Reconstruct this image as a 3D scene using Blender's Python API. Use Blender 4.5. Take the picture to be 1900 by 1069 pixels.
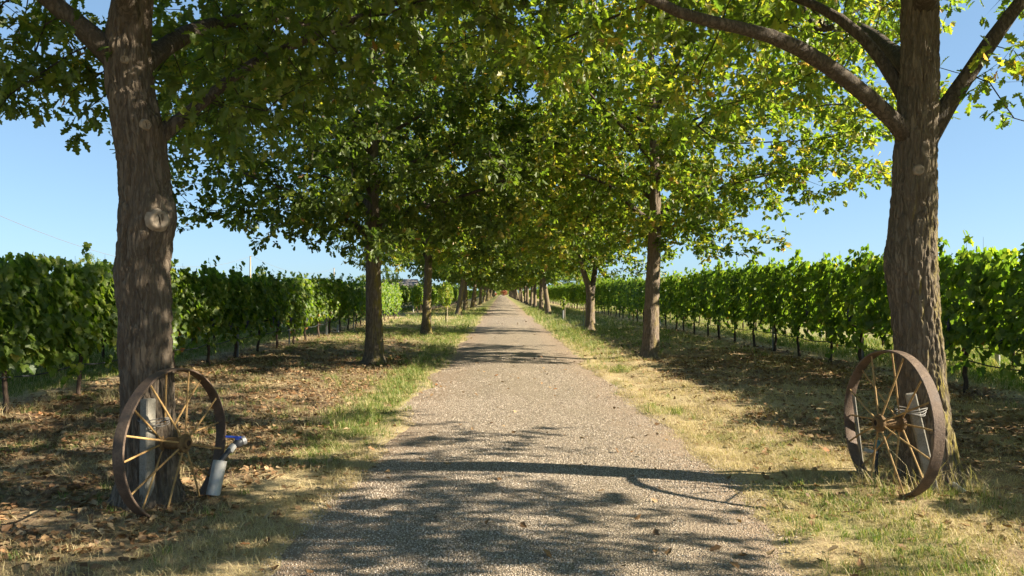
import bpy, math, random
import numpy as np
from mathutils import Vector, Matrix

# ------------------------------------------------------------------ camera, sky, sun, exposure
for o in list(bpy.data.objects): bpy.data.objects.remove(o)
SC = bpy.context.scene
COL = SC.collection
EYE, FPX, VX, VY = 1.6, 1380.0, 930.0, 543.0        # eye height, focal length and vanishing point of the road (1900 px wide frame)
cam_d = bpy.data.cameras.new('camera'); cam = bpy.data.objects.new('camera', cam_d); COL.objects.link(cam)
cam_d.sensor_width = 36.0; cam_d.lens = 36.0 * FPX / 1900.0; cam_d.clip_start = 0.05; cam_d.clip_end = 6000
cam.location = (0, 0, EYE)
cam.rotation_euler = (math.radians(90.35), 0, math.radians(-0.83))
SC.camera = cam

SUN_EL = math.radians(28.5)
SUN_H = Vector((1.0, -0.16, 0)).normalized()
SUN = Vector((SUN_H.x * math.cos(SUN_EL), SUN_H.y * math.cos(SUN_EL), math.sin(SUN_EL)))
world = bpy.data.worlds.new('World'); SC.world = world; world.use_nodes = True
wn = world.node_tree.nodes; wl = world.node_tree.links
sky = wn.new('ShaderNodeTexSky'); sky.sky_type = 'NISHITA'; sky.sun_disc = False
sky.sun_elevation = SUN_EL; sky.sun_rotation = math.atan2(SUN_H.x, SUN_H.y)
sky.air_density = 0.7; sky.dust_density = 0.5; sky.ozone_density = 1.5
bg = wn['Background']; bg.inputs['Strength'].default_value = 0.088
wt = wn.new('ShaderNodeMix'); wt.data_type = 'RGBA'; wt.blend_type = 'MULTIPLY'; wt.inputs[0].default_value = 1.0; wt.inputs[7].default_value = (.84, 1.13, 1.36, 1)
wg = wn.new('ShaderNodeGamma'); wg.inputs[1].default_value = 0.5; wl.new(sky.outputs[0], wg.inputs[0]); wl.new(wg.outputs[0], wt.inputs[6]); wl.new(wt.outputs[2], bg.inputs['Color'])
sl = bpy.data.lights.new('sun', 'SUN'); sl.energy = 5.0; sl.angle = math.radians(0.53); sl.color = (1.0, 0.90, 0.74)
so = bpy.data.objects.new('sun', sl); COL.objects.link(so)
so.rotation_euler = (-SUN).to_track_quat('-Z', 'Y').to_euler(); so.location = SUN * 50
SC.view_settings.view_transform = 'Standard'; SC.view_settings.look = 'None'
SC.view_settings.exposure = 1.82; SC.view_settings.gamma = 1.0
SC.view_settings.use_curve_mapping = False
SC.render.engine = 'CYCLES'
cy = SC.cycles
cy.max_bounces = 8; cy.diffuse_bounces = 6; cy.glossy_bounces = 2; cy.transmission_bounces = 4
cy.use_adaptive_sampling = True; cy.adaptive_threshold = 0.025
cy.use_denoising = True
cy.sample_clamp_indirect = 8.0

# ------------------------------------------------------------------ helpers
def W(px, py, d):                                    # a point seen at a pixel of the photograph, d metres ahead
    return (( px - VX) / FPX * d, d, EYE - (py - VY) / FPX * d)

def hash01(ix, iy, iz, seed):
    h = (ix.astype(np.int64) * 374761393 + iy.astype(np.int64) * 668265263 + iz.astype(np.int64) * 2147483647 + seed * 974634777) & 0xffffffff
    h = ((h ^ (h >> 13)) * 1274126177) & 0xffffffff
    h = ((h ^ (h >> 16)) * 2246822519) & 0xffffffff
    return ((h ^ (h >> 15)) & 0xffffff) / float(0xffffff)

def vnoise(x, y, z=0.0, seed=0):
    x, y, z = np.broadcast_arrays(np.asarray(x, float), np.asarray(y, float), np.asarray(z, float))
    xi, yi, zi = np.floor(x), np.floor(y), np.floor(z)
    fx, fy, fz = x - xi, y - yi, z - zi
    fx, fy, fz = (t * t * (3 - 2 * t) for t in (fx, fy, fz))
    r = 0
    for a in (0, 1):
        for b in (0, 1):
            for c in (0, 1):
                r = r + hash01(xi + a, yi + b, zi + c, seed) * (fx if a else 1 - fx) * (fy if b else 1 - fy) * (fz if c else 1 - fz)
    return r

def fbm(x, y, z=0.0, seed=0, oct=3):
    s, a, f, t = 0, 0.5, 1.0, 0
    for k in range(oct):
        s = s + a * vnoise(np.asarray(x) * f, np.asarray(y) * f, np.asarray(z) * f, seed + k * 17); t += a; a *= .5; f *= 2.03
    return s / t

def smooth(a, b, x):
    t = np.clip((np.asarray(x, float) - a) / (b - a), 0, 1); return t * t * (3 - 2 * t)

def unit(v):
    v = np.asarray(v, float); return v / np.maximum(np.linalg.norm(v, axis=-1, keepdims=True), 1e-9)

def mesh_np(name, verts, faces, rnd=None, smooth_shade=False, mats=(), mat_idx=None):
    """faces: (n,3) or (n,4) int array or list of such arrays"""
    me = bpy.data.meshes.new(name)
    if not isinstance(faces, (list, tuple)): faces = [faces]
    faces = [np.asarray(f, np.int32) for f in faces if len(f)]
    verts = np.asarray(verts, np.float32)
    nl = sum(f.size for f in faces); nf = sum(len(f) for f in faces)
    me.vertices.add(len(verts)); me.vertices.foreach_set('co', verts.ravel())
    me.loops.add(nl); me.loops.foreach_set('vertex_index', np.concatenate([f.ravel() for f in faces]))
    me.polygons.add(nf)
    st, p = [], 0
    for f in faces:
        st.append(p + np.arange(len(f)) * f.shape[1]); p += f.size
    me.polygons.foreach_set('loop_start', np.concatenate(st).astype(np.int32))
    if mat_idx is not None: me.polygons.foreach_set('material_index', np.asarray(mat_idx, np.int32))
    me.polygons.foreach_set('use_smooth', np.full(nf, smooth_shade))
    if rnd is not None:
        at = me.attributes.new('rnd', 'FLOAT', 'FACE'); at.data.foreach_set('value', np.asarray(rnd, np.float32))
    me.update(calc_edges=True)
    for m in mats: me.materials.append(m)
    return me

def obj(name, me, parent=None, loc=None, mat=None):
    o = bpy.data.objects.new(name, me); COL.objects.link(o)
    if mat is not None and me is not None: me.materials.append(mat)
    if parent is not None: o.parent = parent
    if loc is not None: o.location = loc
    return o

def tag(o, label=None, cat=None, group=None, kind=None):
    if label: o['label'] = label
    if cat: o['category'] = cat
    if group: o['group'] = group
    if kind: o['kind'] = kind
    return o

def thing(name, label, cat, loc=(0, 0, 0), rz=0.0, group=None):
    o = bpy.data.objects.new(name, None); COL.objects.link(o)
    o.location = loc; o.rotation_euler = (0, 0, rz); o.empty_display_size = .2
    return tag(o, label, cat, group)

class MB:                                            # collects shapes, builds one mesh
    def __init__(s): s.v, s.t, s.q = [], [], []; s.n = 0
    def add(s, v, tris=None, quads=None):
        v = np.asarray(v, float).reshape(-1, 3)
        if tris is not None and len(tris): s.t.append(np.asarray(tris, int) + s.n)
        if quads is not None and len(quads): s.q.append(np.asarray(quads, int) + s.n)
        s.v.append(v); s.n += len(v)
    def tube(s, pts, rad, sides=8, cap=True):
        pts = np.asarray(pts, float); n = len(pts)
        rad = np.full(n, rad, float) if np.isscalar(rad) else np.asarray(rad, float)
        tan = np.gradient(pts, axis=0); tan = unit(tan)
        ref = np.array([0, 0, 1.]) if abs(tan[0][2]) < .9 else np.array([1., 0, 0])
        a = unit(np.cross(tan[0], ref)); rings = []
        th = np.arange(sides) * 2 * math.pi / sides
        for i in range(n):
            a = unit(a - tan[i] * np.dot(a, tan[i])); b = np.cross(tan[i], a)
            rings.append(pts[i] + rad[i] * (np.cos(th)[:, None] * a + np.sin(th)[:, None] * b))
        v = np.concatenate(rings); k = np.arange(sides); q = []
        for i in range(n - 1):
            q.append(np.stack([i * sides + k, i * sides + (k + 1) % sides, (i + 1) * sides + (k + 1) % sides, (i + 1) * sides + k], 1))
        tr = []
        if cap:
            v = np.concatenate([v, pts[:1], pts[-1:]]); c0 = n * sides
            for j in range(sides):
                tr.append((c0, (j + 1) % sides, j)); tr.append((c0 + 1, (n - 1) * sides + j, (n - 1) * sides + (j + 1) % sides))
        s.add(v, tr, np.concatenate(q))
    def lathe(s, prof, sides=24, axis='z', closed=False):
        """prof: (r, h) pairs"""
        th = np.arange(sides) * 2 * math.pi / sides; v = []
        for r, h in prof: v.append(np.stack([r * np.cos(th), r * np.sin(th), np.full(sides, h)], 1))
        v = np.concatenate(v); m = len(prof); k = np.arange(sides); q = []
        for i in range(m if closed else m - 1):
            i2 = (i + 1) % m
            q.append(np.stack([i * sides + k, i * sides + (k + 1) % sides, i2 * sides + (k + 1) % sides, i2 * sides + k], 1))
        if axis == 'x': v = v[:, [2, 0, 1]]
        s.add(v, None, np.concatenate(q))
    def box(s, lo, hi, M=None, bev=0.0):
        (x0, y0, z0), (x1, y1, z1) = lo, hi
        b = bev; v = []
        for z, i in ((z0, b), (z0 + b, 0), (z1 - b, 0), (z1, b)) if b else ((z0, 0), (z1, 0)):
            if b:
                v += [(x0 + b + i * 0, y0 + i, z), (x1 - b, y0 + i, z), (x1 - i, y0 + b, z), (x1 - i, y1 - b, z), (x1 - b, y1 - i, z), (x0 + b, y1 - i, z), (x0 + i, y1 - b, z), (x0 + i, y0 + b, z)]
            else: v += [(x0, y0, z), (x1, y0, z), (x1, y1, z), (x0, y1, z)]
        m = 8 if b else 4; L = 4 if b else 2; q = []; t = []
        for l in range(L - 1):
            for k in range(m): q.append((l * m + k, l * m + (k + 1) % m, (l + 1) * m + (k + 1) % m, (l + 1) * m + k))
        for k in range(1, m - 1): t.append((0, k + 1, k)); t.append(((L - 1) * m, (L - 1) * m + k, (L - 1) * m + k + 1))
        v = np.array(v)
        if M is not None: v = np.array([M @ Vector(p) for p in v])
        s.add(v, t, q)
    def mesh(s, name, sm=True):
        f = []
        if s.t: f.append(np.concatenate(s.t))
        if s.q: f.append(np.concatenate(s.q))
        return mesh_np(name, np.concatenate(s.v), f, smooth_shade=sm)
    def build(s, name, mat, parent=None, sm=True, loc=None):
        o = obj(name, s.mesh(name, sm), parent, loc, mat)
        if sm:
            try: o.data.set_sharp_from_angle(angle=math.radians(40))
            except Exception: pass
        return o

# ------------------------------------------------------------------ materials
class NT:
    def __init__(s, name):
        s.m = bpy.data.materials.new(name); s.m.use_nodes = True
        s.n = s.m.node_tree.nodes; s.l = s.m.node_tree.links; s.n.clear()
        s.out = s.n.new('ShaderNodeOutputMaterial')
    def new(s, t, **k):
        n = s.n.new('ShaderNode' + t)
        for a, b in k.items(): setattr(n, a, b)
        return n
    def put(s, sock, v):
        if hasattr(v, 'is_output') or isinstance(v, bpy.types.NodeSocket): s.l.new(v, sock)
        elif isinstance(v, (tuple, list)) and len(v) == 3 and sock.type == 'RGBA': sock.default_value = (*v, 1)
        else: sock.default_value = v
    def math(s, op, a, b=0.0, clamp=False):
        n = s.new('Math', operation=op, use_clamp=clamp); s.put(n.inputs[0], a); s.put(n.inputs[1], b); return n.outputs[0]
    def mix(s, f, a, b, mode='MIX'):
        n = s.new('Mix', data_type='RGBA', blend_type=mode); s.put(n.inputs[0], f); s.put(n.inputs[6], a); s.put(n.inputs[7], b); return n.outputs[2]
    def noise(s, vec, scale, detail=4, rough=.55, out=0, dist=0.0):
        n = s.new('TexNoise'); s.put(n.inputs['Vector'], vec); n.inputs['Scale'].default_value = scale
        n.inputs['Detail'].default_value = detail; n.inputs['Roughness'].default_value = rough; n.inputs['Distortion'].default_value = dist
        return n.outputs[out]
    def voro(s, vec, scale, feat='F1', out='Distance'):
        n = s.new('TexVoronoi', feature=feat); s.put(n.inputs['Vector'], vec); n.inputs['Scale'].default_value = scale; return n.outputs[out]
    def ramp(s, f, stops):
        n = s.new('ValToRGB'); e = n.color_ramp.elements
        while len(e) < len(stops): e.new(.5)
        for k, (p, c) in enumerate(stops):
            e[k].position = p; e[k].color = (*c, 1) if len(c) == 3 else c
        s.put(n.inputs[0], f); return n.outputs[0]
    def rng(s, v, a, b, c=0.0, d=1.0):
        n = s.new('MapRange'); s.put(n.inputs[0], v); n.inputs[1].default_value = a; n.inputs[2].default_value = b; n.inputs[3].default_value = c; n.inputs[4].default_value = d
        return n.outputs[0]
    def coord(s, kind='Object', scale=None):
        n = s.new('TexCoord').outputs[kind]
        if scale is None: return n
        m = s.new('Mapping'); s.l.new(n, m.inputs[0]); m.inputs['Scale'].default_value = scale; return m.outputs[0]
    def attr(s, name, out='Fac'):
        n = s.new('Attribute'); n.attribute_name = name; return n.outputs[out]
    def bump(s, h, strength=.5, dist=.01, normal=None):
        n = s.new('Bump'); s.put(n.inputs['Height'], h); n.inputs['Strength'].default_value = strength; n.inputs['Distance'].default_value = dist
        if normal is not None: s.put(n.inputs['Normal'], normal)
        return n.outputs[0]
    def principled(s, col, rough=.8, metal=0.0, spec=.5, normal=None):
        b = s.new('BsdfPrincipled'); s.put(b.inputs['Base Color'], col); s.put(b.inputs['Roughness'], rough); s.put(b.inputs['Metallic'], metal)
        b.inputs['Specular IOR Level'].default_value = spec
        if normal is not None: s.put(b.inputs['Normal'], normal)
        s.l.new(b.outputs[0], s.out.inputs[0]); return s.m

def leaf_mat(name, stops, trans=.42, tboost=1.9, gloss=.025, spread=.0, trough=.48):
    t = NT(name); r = t.attr('rnd')
    if spread:
        oi = t.new('ObjectInfo'); r = t.math('FRACT', t.math('ADD', r, t.math('MULTIPLY', oi.outputs['Random'], spread)))
    col = t.ramp(r, stops)
    tc = t.mix(1.0, col, (tboost * .90, tboost, tboost * .38), 'MULTIPLY')
    d = t.new('BsdfDiffuse'); t.put(d.inputs[0], col)
    tr = t.new('BsdfTranslucent'); t.put(tr.inputs[0], tc)
    m = t.new('MixShader'); m.inputs[0].default_value = trans; t.l.new(d.outputs[0], m.inputs[1]); t.l.new(tr.outputs[0], m.inputs[2])
    g = t.new('BsdfGlossy'); g.inputs['Roughness'].default_value = trough; g.inputs['Color'].default_value = (1, 1, 1, 1)
    m2 = t.new('MixShader'); m2.inputs[0].default_value = gloss; t.l.new(m.outputs[0], m2.inputs[1]); t.l.new(g.outputs[0], m2.inputs[2])
    t.l.new(m2.outputs[0], t.out.inputs[0]); return t.m

M_OAK = leaf_mat('oak_leaves', [(0, (.040, .068, .013)), (.35, (.070, .106, .018)), (.75, (.118, .152, .023)), (.92, (.19, .20, .032)), (.965, (.32, .25, .045)), (.98, (.30, .17, .07)), (1, (.25, .13, .06))], trans=.5, tboost=2.1)
M_OAKY = leaf_mat('turning_oak_leaves', [(0, (.065, .105, .018)), (.35, (.105, .150, .023)), (.62, (.16, .195, .030)), (.80, (.26, .24, .042)), (.91, (.38, .29, .055)), (.96, (.34, .20, .09)), (1, (.28, .15, .08))], trans=.54, tboost=2.4)
M_VINE = leaf_mat('vine_leaves', [(0, (.040, .075, .013)), (.3, (.080, .130, .020)), (.65, (.135, .190, .028)), (.93, (.22, .24, .038)), (.985, (.32, .26, .05)), (1, (.28, .12, .05))], trans=.5, tboost=2.1, gloss=.02)
M_SAP = leaf_mat('sapling_leaves', [(0, (.13, .19, .03)), (.7, (.22, .26, .04)), (1, (.40, .34, .05))], trans=.45)
M_REDLEAF = leaf_mat('red_leaves', [(0, (.22, .045, .03)), (.6, (.30, .09, .05)), (1, (.32, .20, .06))], trans=.4, tboost=1.4)
M_GRASS = leaf_mat('green_grass', [(0, (.075, .125, .020)), (.45, (.115, .175, .030)), (.7, (.18, .22, .055)), (.82, (.38, .32, .15)), (1, (.50, .41, .21))], trans=.3, tboost=1.6, gloss=.015, spread=.25, trough=.5)
M_STRAW = leaf_mat('dry_grass', [(0, (.32, .245, .125)), (.4, (.46, .365, .19)), (.8, (.58, .48, .27)), (1, (.40, .33, .14))], trans=.25, tboost=1.1, gloss=.015, spread=.25, trough=.5)
M_LITTER = leaf_mat('dry_leaves', [(0, (.13, .072, .036)), (.35, (.21, .122, .060)), (.7, (.30, .19, .098)), (.9, (.42, .31, .18)), (1, (.34, .15, .06))], trans=.2, tboost=1.0, gloss=.015, spread=.9, trough=.5)

def bark_mat(name, c0, c1, moss=0.0, scale=1.0, zst=.13):
    t = NT(name)
    co = t.coord('Object')
    wv = t.new('VectorMath', operation='SCALE'); t.l.new(t.noise(co, 5.5, 3, .6, out=1), wv.inputs[0]); wv.inputs['Scale'].default_value = .045
    ad = t.new('VectorMath', operation='ADD'); t.l.new(co, ad.inputs[0]); t.l.new(wv.outputs[0], ad.inputs[1])
    mp = t.new('Mapping'); t.l.new(ad.outputs[0], mp.inputs[0]); mp.inputs['Scale'].default_value = (1, 1, zst)
    rid = t.noise(mp.outputs[0], 46 * scale, 6, .70, dist=.3)
    fur = t.math('ABSOLUTE', t.math('SUBTRACT', t.noise(mp.outputs[0], 24 * scale, 4, .6, dist=.35), .5))
    plate = t.noise(t.coord('Object', (1, 1, .55)), 42 * scale, 4, .6)
    big = t.noise(co, 2.2, 3)
    h = t.math('ADD', t.math('ADD', t.math('MULTIPLY', t.rng(fur, 0, .11), .42), t.math('MULTIPLY', rid, .55)), t.math('MULTIPLY', plate, .18))
    col = t.ramp(h, [(.18, tuple(x * .45 for x in c0)), (.5, c0), (.95, c1)])
    col = t.mix(t.rng(big, .3, .7, 0, .55), col, tuple(x * 1.35 for x in c0))
    if moss:
        g = t.new('NewGeometry'); d = t.new('VectorMath', operation='DOT_PRODUCT'); t.l.new(g.outputs['Normal'], d.inputs[0]); d.inputs[1].default_value = (.8, -.6, 0)
        mk = t.math('MULTIPLY', t.rng(d.outputs['Value'], .55, .98), t.rng(t.noise(t.coord('Object', (1, 1, .35)), 7, 5, .7), .44, .62))
        sep = t.new('SeparateXYZ'); t.l.new(t.coord('Object'), sep.inputs[0])
        mk = t.math('MULTIPLY', mk, t.rng(sep.outputs[2], 2.9, 1.7))
        col = t.mix(t.math('MULTIPLY', mk, moss, True), col, (.20, .16, .018))
    nb = t.bump(h, .8, .016)
    nb = t.bump(t.noise(t.coord('Object'), 120, 3), .35, .004, nb)
    return t.principled(col, .92, 0, .2, nb)

M_BARK = bark_mat('oak_bark', (.100, .078, .053), (.225, .182, .13), moss=.95)
M_BARKD = bark_mat('dark_oak_bark', (.086, .066, .047), (.19, .152, .11), moss=0)
M_BARK2 = bark_mat('brown_bark', (.13, .098, .070), (.28, .22, .168), moss=.55)
M_LIMB = bark_mat('limb_bark', (.060, .048, .036), (.140, .114, .086), zst=.45)
M_TWIG = NT('branch_bark'); M_TWIG = (lambda t: t.principled(t.ramp(t.noise(t.coord('Object'), 9, 5), [(.3, (.034, .028, .022)), (.7, (.105, .088, .068))]), .95, 0, .1, t.bump(t.noise(t.coord('Object'), 30, 6, .75, dist=1.0), 1.0, .05)))(M_TWIG)
M_VBARK = (lambda t: t.principled(t.ramp(t.noise(t.coord('Object', (1, 1, .2)), 60, 5), [(.3, (.030, .022, .017)), (.7, (.105, .075, .055))]), .95, 0, .1, t.bump(t.noise(t.coord('Object', (1, 1, .15)), 90, 4), .9, .01)))(NT('vine_bark'))
M_WOUND = (lambda t: t.principled(t.ramp(t.noise(t.coord('Object'), 22, 4), [(.3, (.16, .125, .09)), (.75, (.34, .28, .21))]), .9, 0, .2, t.bump(t.noise(t.coord('Object', (1, 1, 1)), 40, 4), .5, .006)))(NT('cut_wood'))
M_DARKW = (lambda t: t.principled((.035, .024, .018), .95, 0, .1))(NT('dark_wood_crack'))

def rust_mat(name, c0, c1, c2, rough=.75, metal=.25):
    t = NT(name); co = t.coord('Object')
    a = t.noise(co, 7, 6, .75); b = t.noise(co, 70, 5, .8)
    col = t.ramp(t.math('ADD', t.math('MULTIPLY', a, .7), t.math('MULTIPLY', b, .3)), [(.34, c0), (.52, c1), (.70, c2)])
    return t.principled(col, t.rng(a, .3, .7, rough - .12, rough + .12), metal, .4, t.bump(b, .9, .006, t.bump(a, .4, .01)))
M_RIM = rust_mat('rim_rust', (.055, .036, .025), (.13, .088, .060), (.24, .17, .115), .7, .2)
M_SPOKE = rust_mat('spoke_rust', (.19, .105, .042), (.36, .225, .085), (.48, .34, .15), .8, .1)
M_HUB = rust_mat('hub_rust', (.075, .042, .022), (.17, .10, .040), (.28, .18, .065), .85, .1)
M_STEEL = rust_mat('galvanised_steel', (.22, .22, .22), (.32, .32, .32), (.42, .42, .41), .5, .6)
M_WIRE = (lambda t: t.principled((.17, .16, .145), .7, .3))(NT('galvanised_wire'))
M_CONC = (lambda t: t.principled(t.ramp(t.math('ADD', t.math('MULTIPLY', t.noise(t.coord(), 6, 5, .7), .6), t.math('MULTIPLY', t.noise(t.coord(), 90, 3), .4)), [(.33, (.12, .108, .084)), (.5, (.21, .192, .155)), (.68, (.30, .28, .235))]), .95, 0, .2, t.bump(t.noise(t.coord(), 70, 5, .7), .7, .006)))(NT('weathered_concrete'))
M_PVC = (lambda t: t.principled(t.ramp(t.noise(t.coord(), 14, 5, .65), [(.3, (.27, .258, .225)), (.6, (.40, .39, .36))]), .45, 0, .5))(NT('white_plastic'))
M_BLACKP = (lambda t: t.principled(t.ramp(t.noise(t.coord(), 20, 4), [(.3, (.018, .020, .024)), (.7, (.05, .055, .062))]), .5, 0, .4))(NT('black_plastic'))
M_BLUEP = (lambda t: t.principled((.02, .055, .34), .4, 0, .5))(NT('blue_plastic'))
M_TEALP = (lambda t: t.principled((.06, .16, .17), .5, 0, .5))(NT('blue_green_plastic'))
M_POLE = (lambda t: t.principled(t.ramp(t.noise(t.coord('Object', (1, 1, .1)), 12, 4), [(.3, (.26, .20, .13)), (.7, (.42, .34, .24))]), .9, 0, .2))(NT('pole_wood'))
M_GRAPE = (lambda t: t.principled(t.ramp(t.noise(t.coord(), 30, 2), [(.3, (.012, .010, .030)), (.7, (.05, .05, .10))]), .45, 0, .5))(NT('grape_skin'))
M_STONE = (lambda t: t.principled(t.ramp(t.new('ObjectInfo').outputs['Random'], [(0, (.17, .135, .10)), (.35, (.30, .245, .185)), (.7, (.42, .35, .27)), (1, (.56, .49, .40))]), .9, 0, .2))(NT('gravel_stone'))
M_ROOF = (lambda t: t.principled(t.ramp(t.noise(t.coord(), 3, 3), [(.3, (.13, .115, .10)), (.7, (.21, .185, .16))]), .9, 0, .2))(NT('roof_clay'))
M_WALLP = (lambda t: t.principled(t.ramp(t.noise(t.coord(), 1.5, 3), [(.3, (.50, .46, .39)), (.7, (.60, .56, .48))]), .9, 0, .2))(NT('plaster'))

# ------------------------------------------------------------------ ground and road
RL, RR, RC = -1.15, 1.85, 0.35                       # road edges and centre line
def road_z(x):
    return .045 * (1 - ((np.asarray(x) - RC) / 1.6) ** 2) + .0
def edge_off(x, y):                                  # + outside the road, - on it (metres, ragged)
    n = (fbm(x * .9, y * .55, 0, 5) - .5) * .55 + (fbm(x * 4, y * 3, 0, 9) - .5) * .22
    near = .28 * smooth(6.5, 3.5, y) + .35 * smooth(9, 6.5, y) * smooth(5, 6.6, y) * 0
    return np.where(np.asarray(x) < RC, RL - x, x - (RR - near)) + n
def ground_z(x, y):
    x = np.asarray(x, float); y = np.asarray(y, float)
    e = edge_off(x, y)
    base = road_z(np.clip(x, -1.6, 2.3))
    off = smooth(-.25, .30, e) * .062 - .038
    rough = (fbm(x * 1.1, y * 1.1, 0, 21) - .5) * .07 * smooth(.1, .9, e) + (fbm(x * 6, y * 6, 0, 33, 2) - .5) * .022 * smooth(-.05, .3, e)
    bank = .05 * smooth(.4, 1.2, e) * smooth(3.0, 1.5, e) * (x > 0)
    near = smooth(140, 60, np.hypot(x, y))
    return base * smooth(4, 1, e) + off + (rough + bank) * near
def f_green(x, y):
    x = np.asarray(x, float); y = np.asarray(y, float)
    n = fbm(x * .9, y * .6, 0, 41); n2 = fbm(x * 2.5, y * 2.0, 0, 43)
    l = np.exp(-((x + 1.75) / .40) ** 2) * smooth(.33, .52, n * .6 + n2 * .4) * smooth(6.2, 8.5, y)
    r = np.exp(-((x - 2.35) / .45) ** 2) * smooth(.42, .66, n * .5 + n2 * .5) * .6
    far = smooth(16, 34, y) * ((x > -6.2) & (x < 7.0)) * (.35 + .65 * smooth(.35, .6, n)) * .75
    farv = smooth(14, 30, y) * np.exp(-((np.abs(x - RC) - 2.3) / .7) ** 2) * .9
    rows = ((x > 8.2) | (x < -7.2)) * (.45 + .5 * n)
    nl = .16 * smooth(.5, .65, n2) * (x < -2) * (x > -6.5)
    return np.clip(np.maximum.reduce([l, r, far, farv, rows * np.ones_like(x), nl]), 0, 1)
def f_litter(x, y):
    x = np.asarray(x, float); y = np.asarray(y, float)
    n = fbm(x * .7, y * .7, 0, 51)
    r = smooth(2.6, 3.6, x) * smooth(8.2, 7.4, x) * (.45 + .75 * smooth(.35, .6, n)) * smooth(45, 20, y)
    l = smooth(-1.7, -2.5, x) * smooth(-7.4, -6.6, x) * (.60 + .7 * smooth(.35, .62, n)) * smooth(45, 20, y)
    return np.clip(r + l, 0, 1)

def axis_coords(lo, hi, fine, far, grow=1.14, step=.1):
    a = list(np.arange(lo, hi + 1e-6, fine)); s = fine
    b = [a[-1]]
    while b[-1] < far[1]: s *= grow; b.append(b[-1] + s)
    s = fine; c = [a[0]]
    while c[-1] > far[0]: s *= grow; c.append(c[-1] - s)
    return np.array(c[:0:-1] + a + b[1:])
gx = axis_coords(-4.2, 4.6, .075, (-2600, 2600), 1.10)
ya = [2.6]
while ya[-1] < 3200: ya.append(ya[-1] + max(.075, (ya[-1]) * .011 if ya[-1] < 150 else (ya[-1] - 130) * .09))
yb = [2.6]; s = .1
while yb[-1] > -300: s *= 1.25; yb.append(yb[-1] - s)
gy = np.array(yb[:0:-1] + ya)
GX, GY = np.meshgrid(gx, gy)
GZ = ground_z(GX.ravel(), GY.ravel())
gv = np.stack([GX.ravel(), GY.ravel(), GZ], 1)
nx, ny = len(gx), len(gy)
I = (np.arange(ny - 1)[:, None] * nx + np.arange(nx - 1)[None]).ravel()
gq = np.stack([I, I + 1, I + nx + 1, I + nx], 1)

def ground_mat():
    t = NT('dry_ground'); co = t.coord('Object')
    green = t.attr('green'); litter = t.attr('litter')
    n1 = t.noise(co, 1.3, 5, .6); n2 = t.noise(co, 14, 5, .7); n3 = t.noise(t.coord('Object', (1, .45, 1)), 70, 4, .7); n4 = t.noise(t.coord('Object', (.4, 1, 1)), 85, 3, .7)
    straw = t.ramp(t.math('ADD', t.math('MULTIPLY', n3, .5), t.math('MULTIPLY', n4, .5)), [(.34, (.17, .125, .066)), (.5, (.38, .295, .16)), (.66, (.54, .44, .25))])
    soil = t.ramp(t.math('ADD', t.math('MULTIPLY', n2, .6), t.math('MULTIPLY', n3, .4)), [(.32, (.060, .037, .023)), (.5, (.130, .082, .052)), (.7, (.23, .152, .098))])
    grn = t.ramp(t.math('ADD', t.math('MULTIPLY', n3, .55), t.math('MULTIPLY', n2, .45)), [(.32, (.06, .085, .018)), (.5, (.15, .175, .045)), (.68, (.32, .30, .11))])
    sf = t.math('ADD', t.math('MULTIPLY', litter, .75), t.rng(t.math('ADD', t.math('MULTIPLY', n1, .6), t.math('MULTIPLY', n2, .4)), .45, .62, -.1, .6), True)
    col = t.mix(sf, straw, soil)
    gf = t.math('MULTIPLY', green, t.rng(n2, .30, .55, .35, 1.0), True)
    col = t.mix(gf, col, grn)
    nb = t.bump(n2, .6, .03); nb = t.bump(n3, .7, .012, nb)
    return t.principled(col, .97, 0, .1, nb)
M_GROUND = ground_mat()
me = mesh_np('ground', gv, gq, smooth_shade=True, mats=[M_GROUND])
for nm, fn in (('green', f_green), ('litter', f_litter)):
    a = me.attributes.new(nm, 'FLOAT', 'POINT'); a.data.foreach_set('value', fn(gv[:, 0], gv[:, 1]).astype(np.float32))
tag(obj('ground', me), 'dry grass and bare soil ground under the avenue', 'ground', kind='structure')

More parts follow.
